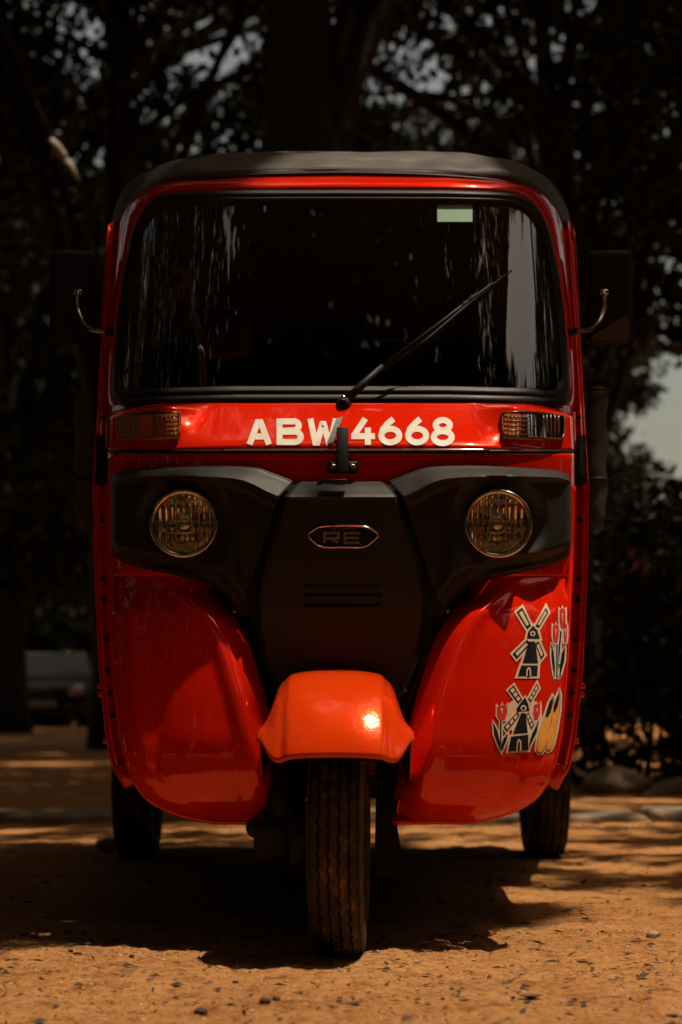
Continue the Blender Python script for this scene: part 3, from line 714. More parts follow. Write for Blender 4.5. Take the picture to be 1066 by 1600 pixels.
def wheel(loc, rz, wd=1.0):
    w = empty('wheel', loc, rz, rick); t = link(bpy.data.objects.new('tyre', TY), w); t.scale = (wd, 1, 1)
    m = MB(); m.lathe([(.127, -.034), (.120, -.038), (.112, -.030), (.10, -.02), (.10, .02), (.112, .030), (.120, .038), (.127, .034)], 40, axis=(1, 0, 0)); m.build('rim', 'rust', w)
    m = MB(); m.lathe([(0, -.03), (.05, -.03), (.09, -.015), (.104, -.012), (.104, .012), (.09, .015), (.05, .03), (0, .03)], 32, axis=(1, 0, 0)); m.build('hub', 'rust', w)
    return w
fw = wheel((-.002, 0, .2), R(-3.0), .93); tag(fw, 'single front wheel with zigzag ribbed dusty tyre')
wheel((-.578, 2.06, .2), 0, 1.12); wheel((.578, 2.06, .2), 0, 1.12)
fe = empty('front_fender', (0, 0, 0), R(0), rick)
# cross-section: flat crown, sloping cheeks; swept along an arc over the wheel
def fender(u, v):
    s = 2 * u - 1; e = abs(s); sg = 1 if s > 0 else -1
    a = R((30.5 + 15 * ss(.66, 1, e)) * (1 - v) + 160 * v)        # 0 = straight ahead, 90 = over the axle
    rr = 0.272 + 0.010 * math.sin(a)
    if e < .56: x = e / .56 * .076; d = 0.007 * (e / .56) ** 3
    elif e < .66: t = (e - .56) / .10; x = .076 + .011 * t; d = .007 + .007 * t + .004 * t * t
    else:
        t = (e - .66) / .34
        x = .087 + (.042 - .020 * ss(.55, .95, v)) * t ** .62; d = .018 + (.034 + .135 * ss(.0, .45, v)) * t ** 1.15
    rad = rr - d
    return Vector((-.009 + sg * x, .012 - rad * math.cos(a), .205 + rad * math.sin(a)))
mb = MB(); mb.grid(fender, 96, 60, flip=True); mb.build('fender_shell', 'paint_orange', fe, solid=0.003)
mb = MB(); mb.tube([fender(k / 60, 0) for k in range(61)], 0.0014, 6); mb.build('fender_lip', 'paint_orange', fe)
mb = MB(); mb.grid(lambda u, v: (lambda p: Vector((p.x * .97, p.y + .004, p.z - .006)))(fender(u, v)), 40, 30, flip=False); mb.build('fender_liner', 'plastic_dark', fe)
fk = empty('front_fork', (0, 0, 0), 0, rick)
mb = MB(); mb.tube([(-.105, .06, .40), (-.105, .05, .28), (-.10, .02, .20)], [.026, .028, .03], 12); mb.build('fork_tube', 'steel_black', fk)
mb = MB(); mb.box((-.115, .07, .205), (.075, .16, .085), .022, Matrix.Rotation(R(12), 3, 'X'), seg=3); mb.build('trailing_link', 'steel_black', fk)
mb = MB(); mb.lathe([(0, .02), (.012, .02), (.018, .012), (.02, 0), (.02, -.03)], 16, (-.145, .03, .215), axis=(-.6, -.8, 0)); mb.build('link_bush', 'rubber', fk)
mb = MB(); mb.lathe([(0, .012), (.007, .012), (.008, .008), (.008, 0)], 6, W3(416, 1330, .02), axis=(0, -1, 0)); mb.build('axle_bolt', 'bolt', fk, smooth=False)
mb = MB(); mb.lathe([(0, .03), (.05, .03), (.062, .022), (.064, -.02), (0, -.02)], 32, (-.06, 0, .2), axis=(-1, 0, 0)); mb.build('brake_drum', 'steel_black', fk)
mb = MB(); mb.tube([(-.06, .16, .5), (-.07, .1, .3), (-.1, .08, .22)], .02, 10); mb.build('shock_absorber', 'steel_black', fk)
for (px, py) in ((407, 1215), (424, 1218)): mb = MB(); mb.box(W3(px, py, .06), (.006, .006, .018), .001); mb.build('bracket_clip', 'paint', fk)
mb = MB(); V = [W3(588, 1225, .21), W3(611, 1225, .21), W3(633, 1369, .20), W3(585, 1372, .20)]; mb.add(V, [(3, 2, 1, 0)]); mb.build('mud_flap', 'plastic_dark', rick, solid=.005, smooth=False)

# ---- the rest of the vehicle behind the front: floor, sills, seats, rear body, posts
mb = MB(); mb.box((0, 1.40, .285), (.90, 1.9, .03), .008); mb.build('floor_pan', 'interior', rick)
mb = MB(); mb.box((0, .315, .72), (.72, .29, .02), .006); mb.build('sun_stop_panel', 'interior', rick)  # unseen panel added to stop sun leaking through to the ground
for s in (1, -1):
    mb = MB(); mb.box((s * .245, .34, .33), (.25, .25, .02), .006); mb.build('footwell_floor', 'interior', rick)
for s in (1, -1):
    mb = MB(); mb.box((s * .42, .86, .295), (.03, .70, .05), .012); mb.build('sill', 'paint', rick)
    def rq(u, v, s=s):
        y = 1.16 + 1.25 * u; z = .33 + .62 * v
        x = .535 + .085 * ss(0, .6, u) + .02 * math.sin(v * math.pi) - .05 * ss(.85, 1, u)
        return Vector((s * x, y, z))
    mb = MB(); mb.grid(rq, 40, 24, keep=lambda u, v: math.hypot(1.16 + 1.25 * u - 2.06, .33 + .62 * v - .2) > .27, flip=(s > 0)); mb.build('rear_quarter_panel', 'paint', rick, solid=.006)
    for (y, z0, x0, x1, z1) in ((1.18, .93, .535, .53, 1.47), (2.30, .93, .60, .555, 1.50)):
        mb = MB(); mb.tube([(s * x0, y, z0), (s * x1, y, z1)], .014, 8); mb.build('roof_post', 'steel_black', rick)
    # rolled side curtain, strapped to the post
    c0, c1 = W3(933 if s > 0 else 133, 607, 1.20), W3(930 if s > 0 else 136, 828, 1.16)
    pts = [c0.lerp(c1, t / 12) + Vector((.004 * math.sin(t * 1.7), 0, 0)) for t in range(13)]
    mb = MB(); mb.tube(pts, [.018, .024, .025, .026, .025, .026, .027, .026, .025, .026, .026, .024, .014], 14); sc_ = mb.build('side_curtain', 'vinyl', rick)
    for t in (.02, .65):
        mb = MB(); mb.tube([c0.lerp(c1, t) + Vector((.029 * math.cos(a), .029 * math.sin(a), 0)) for a in np.linspace(0, 2 * math.pi, 16)], .004, 6); mb.build('curtain_strap', 'rubber', sc_)
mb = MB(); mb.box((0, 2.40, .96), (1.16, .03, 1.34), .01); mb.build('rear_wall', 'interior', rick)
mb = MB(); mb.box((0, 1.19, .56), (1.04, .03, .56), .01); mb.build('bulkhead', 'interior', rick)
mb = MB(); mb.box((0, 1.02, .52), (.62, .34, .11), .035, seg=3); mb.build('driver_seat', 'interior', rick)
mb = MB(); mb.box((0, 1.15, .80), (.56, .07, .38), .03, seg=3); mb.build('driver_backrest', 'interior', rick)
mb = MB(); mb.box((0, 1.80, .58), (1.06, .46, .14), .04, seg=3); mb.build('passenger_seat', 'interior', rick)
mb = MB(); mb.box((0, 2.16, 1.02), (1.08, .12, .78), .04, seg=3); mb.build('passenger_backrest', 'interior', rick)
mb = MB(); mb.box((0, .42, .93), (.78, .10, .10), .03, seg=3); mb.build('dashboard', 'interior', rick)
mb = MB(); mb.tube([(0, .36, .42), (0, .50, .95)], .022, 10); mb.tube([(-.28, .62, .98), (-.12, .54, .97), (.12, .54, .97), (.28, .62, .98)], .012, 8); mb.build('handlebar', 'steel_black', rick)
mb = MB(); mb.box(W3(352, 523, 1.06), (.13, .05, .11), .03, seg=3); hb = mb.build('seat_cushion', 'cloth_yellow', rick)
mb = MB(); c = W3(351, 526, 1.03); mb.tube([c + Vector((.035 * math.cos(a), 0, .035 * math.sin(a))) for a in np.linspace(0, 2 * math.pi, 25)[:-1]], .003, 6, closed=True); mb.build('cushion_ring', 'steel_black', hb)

# ---- stickers on the right-hand leg shield (photo's right)
def shield_pt(px, py, off):
    xi, xo = itp(INN, py), itp(OUT, py); d = px - xi
    roll = 0.085 * max(0.0, 1 - d / 62.0) ** 2.2
    dish = 0.016 * ss(30, 75, d) * ss(18, 60, xo - px) * ss(880, 960, py) * ss(1284, 1215, py)
    return on(px, py, -roll - dish - 0.034 * ss(962, 890, py) + 0.006 + off, shieldY)
Zc = lambda p: (740 + p[0] / 5.714, 920 + p[1] / 5.714)
def sticker(name, label, layers, mats):
    """layers: (polygon in enlarged-photo units, material index, layer, border width)"""
    bm = bmesh.new(); out = MB(); cnt = 0
    for (pg, mi, ly, bw) in layers:
        P = [Zc(p) for p in pg]
        b2 = bmesh.new(); vs_ = [b2.verts.new((p[0], p[1], 0)) for p in P]
        try: b2.faces.new(vs_)
        except Exception: b2.free(); continue
        bmesh.ops.triangulate(b2, faces=b2.faces[:])
        for _ in range(4):
            es = [e for e in b2.edges if e.calc_length() > 4.5]
            if not es: break
            bmesh.ops.subdivide_edges(b2, edges=es, cuts=1)
            bmesh.ops.triangulate(b2, faces=[f for f in b2.faces if len(f.verts) > 3])
        b2.verts.index_update(); cnt += 1
        o_ = 0.0012 + ly * 0.0005 + (cnt % 7) * 0.00004
        fs = []
        for f in b2.faces:
            idx = [v.index for v in f.verts]
            a, b, c = [f.verts[k].co for k in range(3)]
            fs.append(idx if (b - a).cross(c - a).z > 0 else idx[::-1])
        out.add([shield_pt(v.co.x, v.co.y, o_) for v in b2.verts], fs, mi); b2.free()
        if bw:
            v, f = stroke(subdiv_line(P + [P[0]], 3)[:-1], bw, True)
            out.add([shield_pt(p[0], p[1], 0.0012 + (cnt % 7) * 0.00004 + 0.00002) for p in v], f, 0)
    bm.free(); o = out.build(name, mats, rick); tag(o, label); return o
def circ(cx, cy, r, n=20): return [(cx + r * math.cos(2 * math.pi * k / n), cy + r * math.sin(2 * math.pi * k / n)) for k in range(n)]
def pane(quad, a0, a1, inset=0.2):
    A, B, C, D = [Vector(p) for p in quad]   # A-B short outer end, C-D inner end (A..D, B..C are the long sides)
    f = lambda t, s: tuple((A.lerp(D, t)).lerp(B.lerp(C, t), s))
    return [f(a0, inset), f(a0, 1 - inset), f(a1, 1 - inset), f(a1, inset)]
L = []
b1 = [[(385, 208), (435, 165), (515, 330), (480, 362)], [(647, 165), (668, 212), (582, 352), (553, 335)], [(350, 580), (385, 626), (512, 490), (478, 455)], [(635, 590), (605, 630), (548, 492), (582, 466)]]
for q_ in b1:
    L.append((q_, 1, 1, 6.5)); L.append((pane(q_, .12, .86, .24), 0, 2, 0))
L += [([(533, 328), (488, 385), (476, 445), (592, 445), (572, 372)], 1, 1, 6.5), ([(495, 470), (550, 470), (578, 665), (437, 665)], 1, 1, 6.5), ([(428, 684), (575, 684), (570, 780), (395, 780)], 1, 1, 7), ([(437, 665), (578, 665), (576, 684), (428, 684)], 0, 0, 0),
      (circ(530, 400, 23), 0, 2, 0), (circ(530, 400, 12), 1, 3, 0), ([(470, 780), (474, 725), (484, 704), (496, 698), (508, 708), (514, 730), (514, 780)], 0, 2, 0), ([(482, 780), (485, 730), (496, 713), (503, 730), (503, 780)], 1, 3, 0)]
sticker('windmill_sticker', 'black and cream windmill sticker, alone, upper of the two', L, ['cream', 's_black', 's_red'])
L = [(circ(445, 1135, 168, 30), 0, 0, 0)]
b2_ = [[(310, 905), (360, 860), (434, 988), (400, 1026)], [(567, 843), (584, 888), (512, 1012), (487, 985)], [(270, 1232), (296, 1277), (412, 1132), (392, 1098)], [(545, 1213), (517, 1256), (463, 1130), (490, 1103)]]
for q_ in b2_:
    L.append((q_, 1, 1, 5.5))
    for k in range(3): L.append((pane(q_, .08 + .3 * k, .30 + .3 * k, .22), 0, 2, 0))
L += [([(460, 968), (412, 1030), (384, 1072), (388, 1100), (502, 1086), (488, 1028)], 1, 1, 4), ([(425, 1110), (465, 1110), (485, 1285), (352, 1295)], 1, 1, 4), ([(335, 1320), (490, 1302), (490, 1440), (310, 1452)], 1, 1, 6),
      (circ(447, 1065, 26), 0, 2, 0), (circ(447, 1065, 14), 1, 3, 0), ([(383, 1448), (388, 1365), (405, 1340), (420, 1350), (428, 1375), (428, 1444)], 0, 2, 0), ([(395, 1446), (398, 1372), (407, 1358), (416, 1372), (416, 1444)], 1, 3, 0),
      ([(213, 1052), (238, 1075), (255, 1040), (270, 1075), (300, 1040), (302, 1110), (282, 1165), (240, 1178), (210, 1130)], 2, 1, 5), ([(238, 1178), (252, 1178), (248, 1400), (238, 1400)], 1, 1, 4),
      ([(176, 1195), (215, 1270), (240, 1390), (247, 1455), (225, 1405), (185, 1300)], 1, 1, 5), ([(308, 1292), (296, 1350), (252, 1455), (246, 1400), (270, 1335)], 1, 1, 5),
      ([(540, 1036), (556, 1072), (566, 1030), (578, 1070), (596, 1026), (594, 1110), (572, 1165), (545, 1168), (533, 1110)], 2, 1, 5), ([(582, 1185), (566, 1280), (505, 1400), (490, 1445), (500, 1370), (524, 1290)], 1, 1, 5), ([(240, 1070), (256, 1120), (262, 1080), (258, 1060)], 0, 2, 0), ([(560, 1060), (566, 1110), (572, 1070)], 0, 2, 0)]
sticker('windmill_sticker', 'windmill sticker with red tulips on both sides, lower of the two', L, ['cream', 's_black', 's_red'])
L = []
for (cx, cy, w_, h_) in ((735, 405, 26, 75), (795, 270, 26, 85), (820, 400, 15, 80)):
    L.append(([(cx - w_, cy - h_), (cx - w_ * .3, cy - h_ * .7), (cx, cy - h_ * 1.15), (cx + w_ * .3, cy - h_ * .7), (cx + w_, cy - h_), (cx + w_, cy + h_ * .3), (cx + w_ * .5, cy + h_), (cx - w_ * .5, cy + h_), (cx - w_, cy + h_ * .3)], 2, 1, 4.5))
    L.append(([(cx - 5, cy - h_ * .6), (cx + 5, cy - h_ * .6), (cx, cy + h_ * .4)], 0, 2, 0))
L += [([(698, 500), (715, 560), (728, 700), (722, 790), (708, 700), (696, 590)], 1, 1, 5), ([(818, 520), (812, 640), (785, 740), (768, 790), (772, 680), (790, 570)], 1, 1, 5), ([(740, 490), (752, 500), (750, 790), (740, 790)], 1, 1, 5), ([(775, 380), (788, 380), (768, 600), (758, 700), (760, 520)], 1, 1, 5)]
sticker('tulip_sticker', 'sticker of three red tulips with white outline, nearest the door post', L, ['white', 's_black', 's_red'])
L = []
c1 = [(705, 958), (722, 985), (720, 1060), (716, 1110), (690, 1200), (665, 1330), (640, 1420), (610, 1465), (580, 1470), (562, 1440), (572, 1340), (600, 1230), (640, 1130), (672, 1020)]
c2 = [(766, 908), (776, 950), (772, 1080), (745, 1250), (715, 1380), (690, 1440), (662, 1452), (645, 1425), (655, 1340), (690, 1210), (712, 1110), (730, 1000)]
L += [(c1, 1, 1, 5.5), ([(v[0] * .94 + 640 * .06, v[1] * .97 + 1230 * .03) for v in c1], 3, 2, 0), (c2, 1, 1, 5.5), ([(v[0] * .94 + 715 * .06, v[1] * .97 + 1190 * .03) for v in c2], 3, 2, 0),
      ([(705, 975), (712, 1010), (690, 1100), (664, 1142), (642, 1140), (655, 1085), (680, 1010)], 1, 3, 0), ([(762, 930), (769, 965), (752, 1050), (722, 1108), (714, 1090), (730, 1010)], 1, 3, 0)]
sticker('clog_sticker', 'sticker of a pair of yellow wooden clogs', L, ['white', 's_black', 's_red', 's_yellow'])

# ---- phone in a holder behind the glass
ph = empty('phone', (0, 0, 0)); tag(ph, 'phone in a pinkish case mounted behind the windscreen of the rickshaw', 'phone')
c = W3(277, 443, .53); rt = Matrix.Rotation(R(6), 3, 'Y')
mb = MB(); mb.box(c, (.048, .010, .062), .006, rt, seg=3); mb.build('case', 'pink', ph)
for (dx, dz) in ((-.014, .018), (-.014, -.002), (.003, .010)): mb = MB(); mb.lathe([(0, .004), (.0065, .004), (.008, 0)], 16, c + Vector((dx, -.005, dz))); mb.build('camera_lens', 's_black', ph)
hd = empty('phone_holder', (0, 0, 0), 0, rick)
mb = MB(); mb.tube([W3(297, 425, .54), W3(300, 465, .54), W3(305, 478, .53)], .008, 8); mb.build('clamp', 'pink', hd)
mb = MB(); mb.tube([W3(303, 488, .52), W3(306, 505, .51), W3(312, 522, .50)], [.006, .009, .008], 8); mb.tube([W3(305, 478, .53), W3(303, 488, .52)], .006, 8); mb.tube([W3(312, 522, .50), W3(318, 600, .45)], .007, 8); mb.build('stalk', 'pink', hd)

# ------------------------------------------------------------------ ground
rng = np.random.default_rng(7)
def gz(x, y):
    return 0.010 * mnoise.noise(Vector((x * 1.3, y * 1.3, 2))) + 0.006 * mnoise.noise(Vector((x * 5, y * 5, 5))) + 0.0048 * mnoise.noise(Vector((x * 17, y * 17, 9))) + 0.0036 * mnoise.noise(Vector((x * 48, y * 48, 3))) + 0.0022 * mnoise.noise(Vector((x * 95, y * 95, 1)))
def axis_pts(dense0, dense1, step, far):
    a = list(np.arange(dense0, dense1, step)); s = step; x = dense1
    while x < far: a.append(x); s *= 1.22; x += s
    a.append(far); s = step; x = dense0 - step; b = []
    while x > -far: b.append(x); s *= 1.22; x -= s
    b.append(-far); return np.array(sorted(b) + a)
gx = axis_pts(-.75, .80, .0055, 400); gy = axis_pts(-.80, .50, .0055, 400)
XX, YY = np.meshgrid(gx, gy); zz = np.zeros_like(XX)
for j in range(len(gy)):
    for i in range(len(gx)):
        x, y = XX[j, i], YY[j, i]
        if abs(x) < 14 and -8 < y < 25: zz[j, i] = gz(x, y)
# slight press where the tyres stand
V = np.stack([XX, YY, zz], -1).reshape(-1, 3); nx = len(gx)
I = (np.arange(len(gy) - 1)[:, None] * nx + np.arange(nx - 1)[None]).ravel()
g = link(bpy.data.objects.new('ground', fast_mesh('ground', V, np.stack([I, I + 1, I + nx + 1, I + nx], 1), 'sand', True))); tag(g, kind='structure')

def pebbles(name, spots, sizes, material, flat=0.6, seed=1):
    r = np.random.default_rng(seed); base = np.array([(1, 0, 0), (0, 1, 0), (-1, 0, 0), (0, -1, 0), (0, 0, 1), (0, 0, -1)], float)
    tri = np.array([(0, 1, 4), (1, 2, 4), (2, 3, 4), (3, 0, 4), (1, 0, 5), (2, 1, 5), (3, 2, 5), (0, 3, 5)])
    Vs = []; Fs = []
    for k, ((x, y), s) in enumerate(zip(spots, sizes)):
        v = base * (s * r.uniform(.6, 1.3, (6, 1))); v[:, 2] *= flat; a = r.uniform(0, 6.28); ca, sa = math.cos(a), math.sin(a)
        w = np.stack([v[:, 0] * ca - v[:, 1] * sa + x, v[:, 0] * sa + v[:, 1] * ca + y, v[:, 2] + gz(x, y) + s * .15], 1)
        Vs.append(w); Fs.append(tri + 6 * k)
    return link(bpy.data.objects.new(name, fast_mesh(name, np.concatenate(Vs), np.concatenate(Fs), material)))
k = 9000
sp = np.stack([rng.uniform(-.8, .8, k), -.78 + 1.6 * rng.random(k) ** 1.2], 1); sz = 0.0010 + 0.0034 * rng.random(k) ** 4
tag(pebbles('sand_grit', sp, sz, 'grit', .7, 2), 'fine grit and crumbs lying on the orange sand', kind='stuff')
k = 900
sp = np.stack([rng.uniform(-1.4, 1.6, k), rng.uniform(.5, 4.0, k)], 1); sz = 0.002 + 0.008 * rng.random(k) ** 5
tag(pebbles('gravel', sp, sz, 'grit', .6, 3), 'small gravel on the shaded sand behind the rickshaw', kind='stuff')
# scraps of leaf litter
k = 3600; Vs = []; Fs = []
for i in range(k):
    near = i < 2400
    x = rng.uniform(-.75, .75) if near else rng.uniform(-1.5, 2.2); y = rng.uniform(-.75, .3) if near else rng.uniform(.4, 4.5)
    s = (0.0022 + .011 * rng.random() ** 5) if near else (.004 + .018 * rng.random() ** 3); a = rng.uniform(0, 6.28); ca, sa = math.cos(a) * s, math.sin(a) * s
    z = gz(x, y) + .001 + s * .1; c_ = rng.uniform(.2, .5)
    Vs += [(x - ca, y - sa, z), (x - sa * c_, y + ca * c_, z + s * rng.uniform(0, .5)), (x + ca, y + sa, z + s * rng.uniform(0, .5)), (x + sa * c_, y - ca * c_, z)]; Fs.append((4 * i, 4 * i + 1, 4 * i + 2, 4 * i + 3))
tag(link(bpy.data.objects.new('leaf_litter', fast_mesh('leaf_litter', Vs, Fs, 'debris'))), 'dark scraps of dry leaf litter strewn over the sand', kind='stuff')

def rock(name, c, size, seed, material='stone', parent=None, sub=3):
    bm = bmesh.new(); bmesh.ops.create_icosphere(bm, subdivisions=sub, radius=1)
    for v in bm.verts:
        d = 1 + .28 * mnoise.noise(v.co * 1.3 + Vector((seed * 3.1, seed, 0))) + .12 * mnoise.noise(v.co * 3.5 + Vector((seed, 0, 4)))
        v.co = Vector((v.co.x * size[0] * d, v.co.y * size[1] * d, v.co.z * size[2] * d))
    me = bpy.data.meshes.new(name); bm.to_mesh(me); bm.free(); me.materials.append(M[material]); me.polygons.foreach_set('use_smooth', [True] * len(me.polygons))
    o = link(bpy.data.objects.new(name, me), parent); o.location = c; return o
def on_ground(px, py):
    D = CH * FPX / (py - HY); x = (px - HX) * D / FPX; y = D + CY; return Vector((x, y, gz(x, y)))
st = on_ground(165, 1331); tag(rock('stone', st + Vector((0, .02, .018)), (.032, .03, .024), 2), 'fist-sized pale stone beside the rear wheel at the left', 'stone')
st = on_ground(1020, 1466); tag(rock('stone', st + Vector((0, 0, .004)), (.013, .011, .008), 5, sub=2), 'small whitish pebble on the sunlit sand at the right', 'stone')
st = on_ground(693, 1409); tag(rock('stone', st + Vector((0, 0, .004)), (.011, .011, .006), 8, sub=2), 'tiny pale pebble at the edge of the roof shadow', 'stone')
# fallen leaves and clods in the foreground
def fallen_leaf(px, py, L, a, label, curl=.4):
    c = on_ground(px, py); m = MB()
    def fn(u, v):
        t = 2 * u - 1; w = .30 * L * math.sin(math.pi * min(1, max(0, u))) ** .8 * (2 * v - 1)
        p = Vector((t * L / 2, w, abs(w) * curl + .1 * L * t * t + .002)); p.rotate(Matrix.Rotation(a, 3, 'Z')); return c + p
    m.grid(fn, 8, 4); o = m.build('fallen_leaf', 'leafdry', solid=.0006); tag(o, label, 'leaf', 'fallen leaves on the sand')
fallen_leaf(830, 1562, .038, .15, 'long brown fallen leaf on the sand, lower right corner')
fallen_leaf(965, 1573, .020, .9, 'small upright brown fallen leaf at the lower right')
fallen_leaf(1050, 1580, .022, .2, 'brown leaf scrap at the right edge of the picture')
fallen_leaf(668, 1486, .018, -.1, 'pale leaf scrap by the foot of the front tyre', .2)
fallen_leaf(910, 1503, .022, -.3, 'dark curled leaf on bright sand right of the shadow', .6)
def clod(px, py, s, seed, label):
    c = on_ground(px, py); tag(rock('clod', c + Vector((0, 0, s * .35)), (s, s, s * .6), seed, 'debris', sub=2), label, 'clod')
clod(414, 1574, .009, 11, 'largest dark clod on the sand near the bottom edge'); clod(432, 1571, .0065, 12, 'dark clod just right of the largest clod'); clod(314, 1593, .010, 13, 'dark clod cut by the bottom edge of the picture'); clod(368, 1540, .005, 14, 'small lone dark clod left of the front wheel')
clod(206, 1500, .005, 15, 'small dark clod just in front of the shadow, left side')
# dry twig by the front wheel
tw = empty('dry_twig', on_ground(700, 1484)); tag(tw, 'dry branching twig on the sand at the shadow edge', 'twig')
rt = random.Random(5)
mb = MB(); mb.tube([(-.035, 0, .006), (-.01, .004, .010), (.02, -.002, .006), (.036, .004, .003)], [.0022, .002, .0016, .0008], 5); mb.build('stem', 'twig', tw)
for k in range(9):
    x = -.034 + .007 * k; a = rt.choice((-1, 1)) * rt.uniform(.9, 1.5); h = rt.uniform(.008, .020)
    mb = MB(); mb.tube([(x, 0, .007), (x + .5 * h * math.sin(a), rt.uniform(-.006, .006), .007 + h * .6), (x + h * math.sin(a) * 1.3, rt.uniform(-.01, .01), .006 + h * rt.uniform(.5, 1.1))], [.0011, .0009, .0005], 4); mb.build('sprig', 'twig', tw)

# kerb of stone slabs across the back
kb = empty('kerb', (0, 3.7, 0)); tag(kb, kind='structure')
x = -3.6; i = 0; rk = random.Random(9)
while x < 5.2:
    w = rk.uniform(.42, .85); m = MB(); m.box((x + w / 2, rk.uniform(-.03, .03), -.012 + rk.uniform(-.010, .012)), (w - .02, .40 + rk.uniform(-.05, .05), .09), .018, Matrix.Rotation(R(rk.uniform(-2, 2)), 3, 'Z')); o = m.build('slab', 'slab', kb); x += w; i += 1

# ------------------------------------------------------------------ trees
def leaf_cloud(centres, radii, per, size, r, squash=.75):
    """leaf-shaped quads gathered in clumps"""
    cs = np.repeat(np.asarray(centres, float), per, 0); rs = np.repeat(np.asarray(radii, float), per)
    k = len(cs); d = r.normal(size=(k, 3)); d /= np.linalg.norm(d, axis=1)[:, None]
    rad = rs * r.random(k) ** .45; p = cs + d * rad[:, None] * np.array([1, 1, squash])
    ax = r.normal(size=(k, 3)); ax[:, 2] -= .5; ax /= np.linalg.norm(ax, axis=1)[:, None]
    up = r.normal(size=(k, 3)); sd = np.cross(ax, up); sd /= np.linalg.norm(sd, axis=1)[:, None]
    L = size * r.uniform(.6, 1.35, k)[:, None]; w = L * r.uniform(.28, .42, k)[:, None]
    nn = np.cross(ax, sd) * w * .35
    V = np.stack([p, p + ax * L * .5 + sd * w + nn, p + ax * L, p + ax * L * .5 - sd * w + nn], 1).reshape(-1, 3)
    return V, np.arange(4 * k).reshape(-1, 4)
def sun_gap(P):
    """True for leaves to leave out: they would close the gaps through which the sun and the sky come in"""
    t = P[:, 2] / SUN.z; x = P[:, 0] - SUN.x * t; y = P[:, 1] - SUN.y * t; hi = P[:, 2] > 3.0
    n1 = np.sin(x * 5.1 + 1.3 * np.sin(y * 4)) * .10 + np.sin(x * 13 + y * 9) * .05
    g = (y > -1.9 + n1 * 2) & (y < .02 + n1 * .25) & (x > -1.1 + n1) & (x < 1.5 + n1)
    g |= (x > -.58 - .12 * y + n1 * .3) & (x < 1.5) & (y >= 0) & (y < 1.0 + n1 * 2)
    st = np.sin(y * 8.5 + .9 * np.sin(x * 2.3) + .8 * np.sin(x * 5.1 + 2)) + .6 * np.sin(x * 3.7 + y * 2.1)
    g |= (x > .25) & (x < 2.2) & (y >= .9) & (y < 2.6) & (st > .35)
    g |= (x > -1.6) & (x < 2.4) & (y >= 2.5) & (y < 4.0) & (st > .75)
    g |= (x > -6) & (x < 6) & (y >= 4.0) & (y < 14) & (np.sin(y * 2.6 + np.sin(x * 1.1)) + .7 * np.sin(x * 1.9 + y) > 1.54)
    g &= ~((x > .03) & (x < .36) & (y > .42 + n1 * .2) & (y < .76))        # leaves kept so that added clumps shade the right-hand pillar
    g |= (x + 2.46) ** 2 + (y - 7.2) ** 2 < .45 ** 2                     # fleck of sun on the pale limb
    g &= hi
    # openings in the crowns towards the right and the upper left, mirrored in the windscreen
    d = P - np.array([.37, .5, 1.3]); h = np.hypot(d[:, 0], d[:, 1]); el = np.degrees(np.arctan2(d[:, 2], h)); az = np.degrees(np.arctan2(d[:, 0], -d[:, 1]))
    w_ = 1.5 * np.sin(el * 1.1) + np.sin(el * 2.7 + 1)
    g |= (el > 29.5) & (el < 46.5) & (az > 63.5 + (45 - el) * 2.35 + w_) & (az < 81.5 + (46 - el) * 2.35 + w_)
    d = P - np.array([-.22, .52, 1.33]); d /= np.linalg.norm(d, axis=1)[:, None]
    c = d @ (np.array([-.17, -.49, .855])); g |= (c > math.cos(R(1.8))) & (np.sin(P[:, 0] * 9) + np.sin(P[:, 1] * 8 + P[:, 0] * 4) > -.9)
    return g
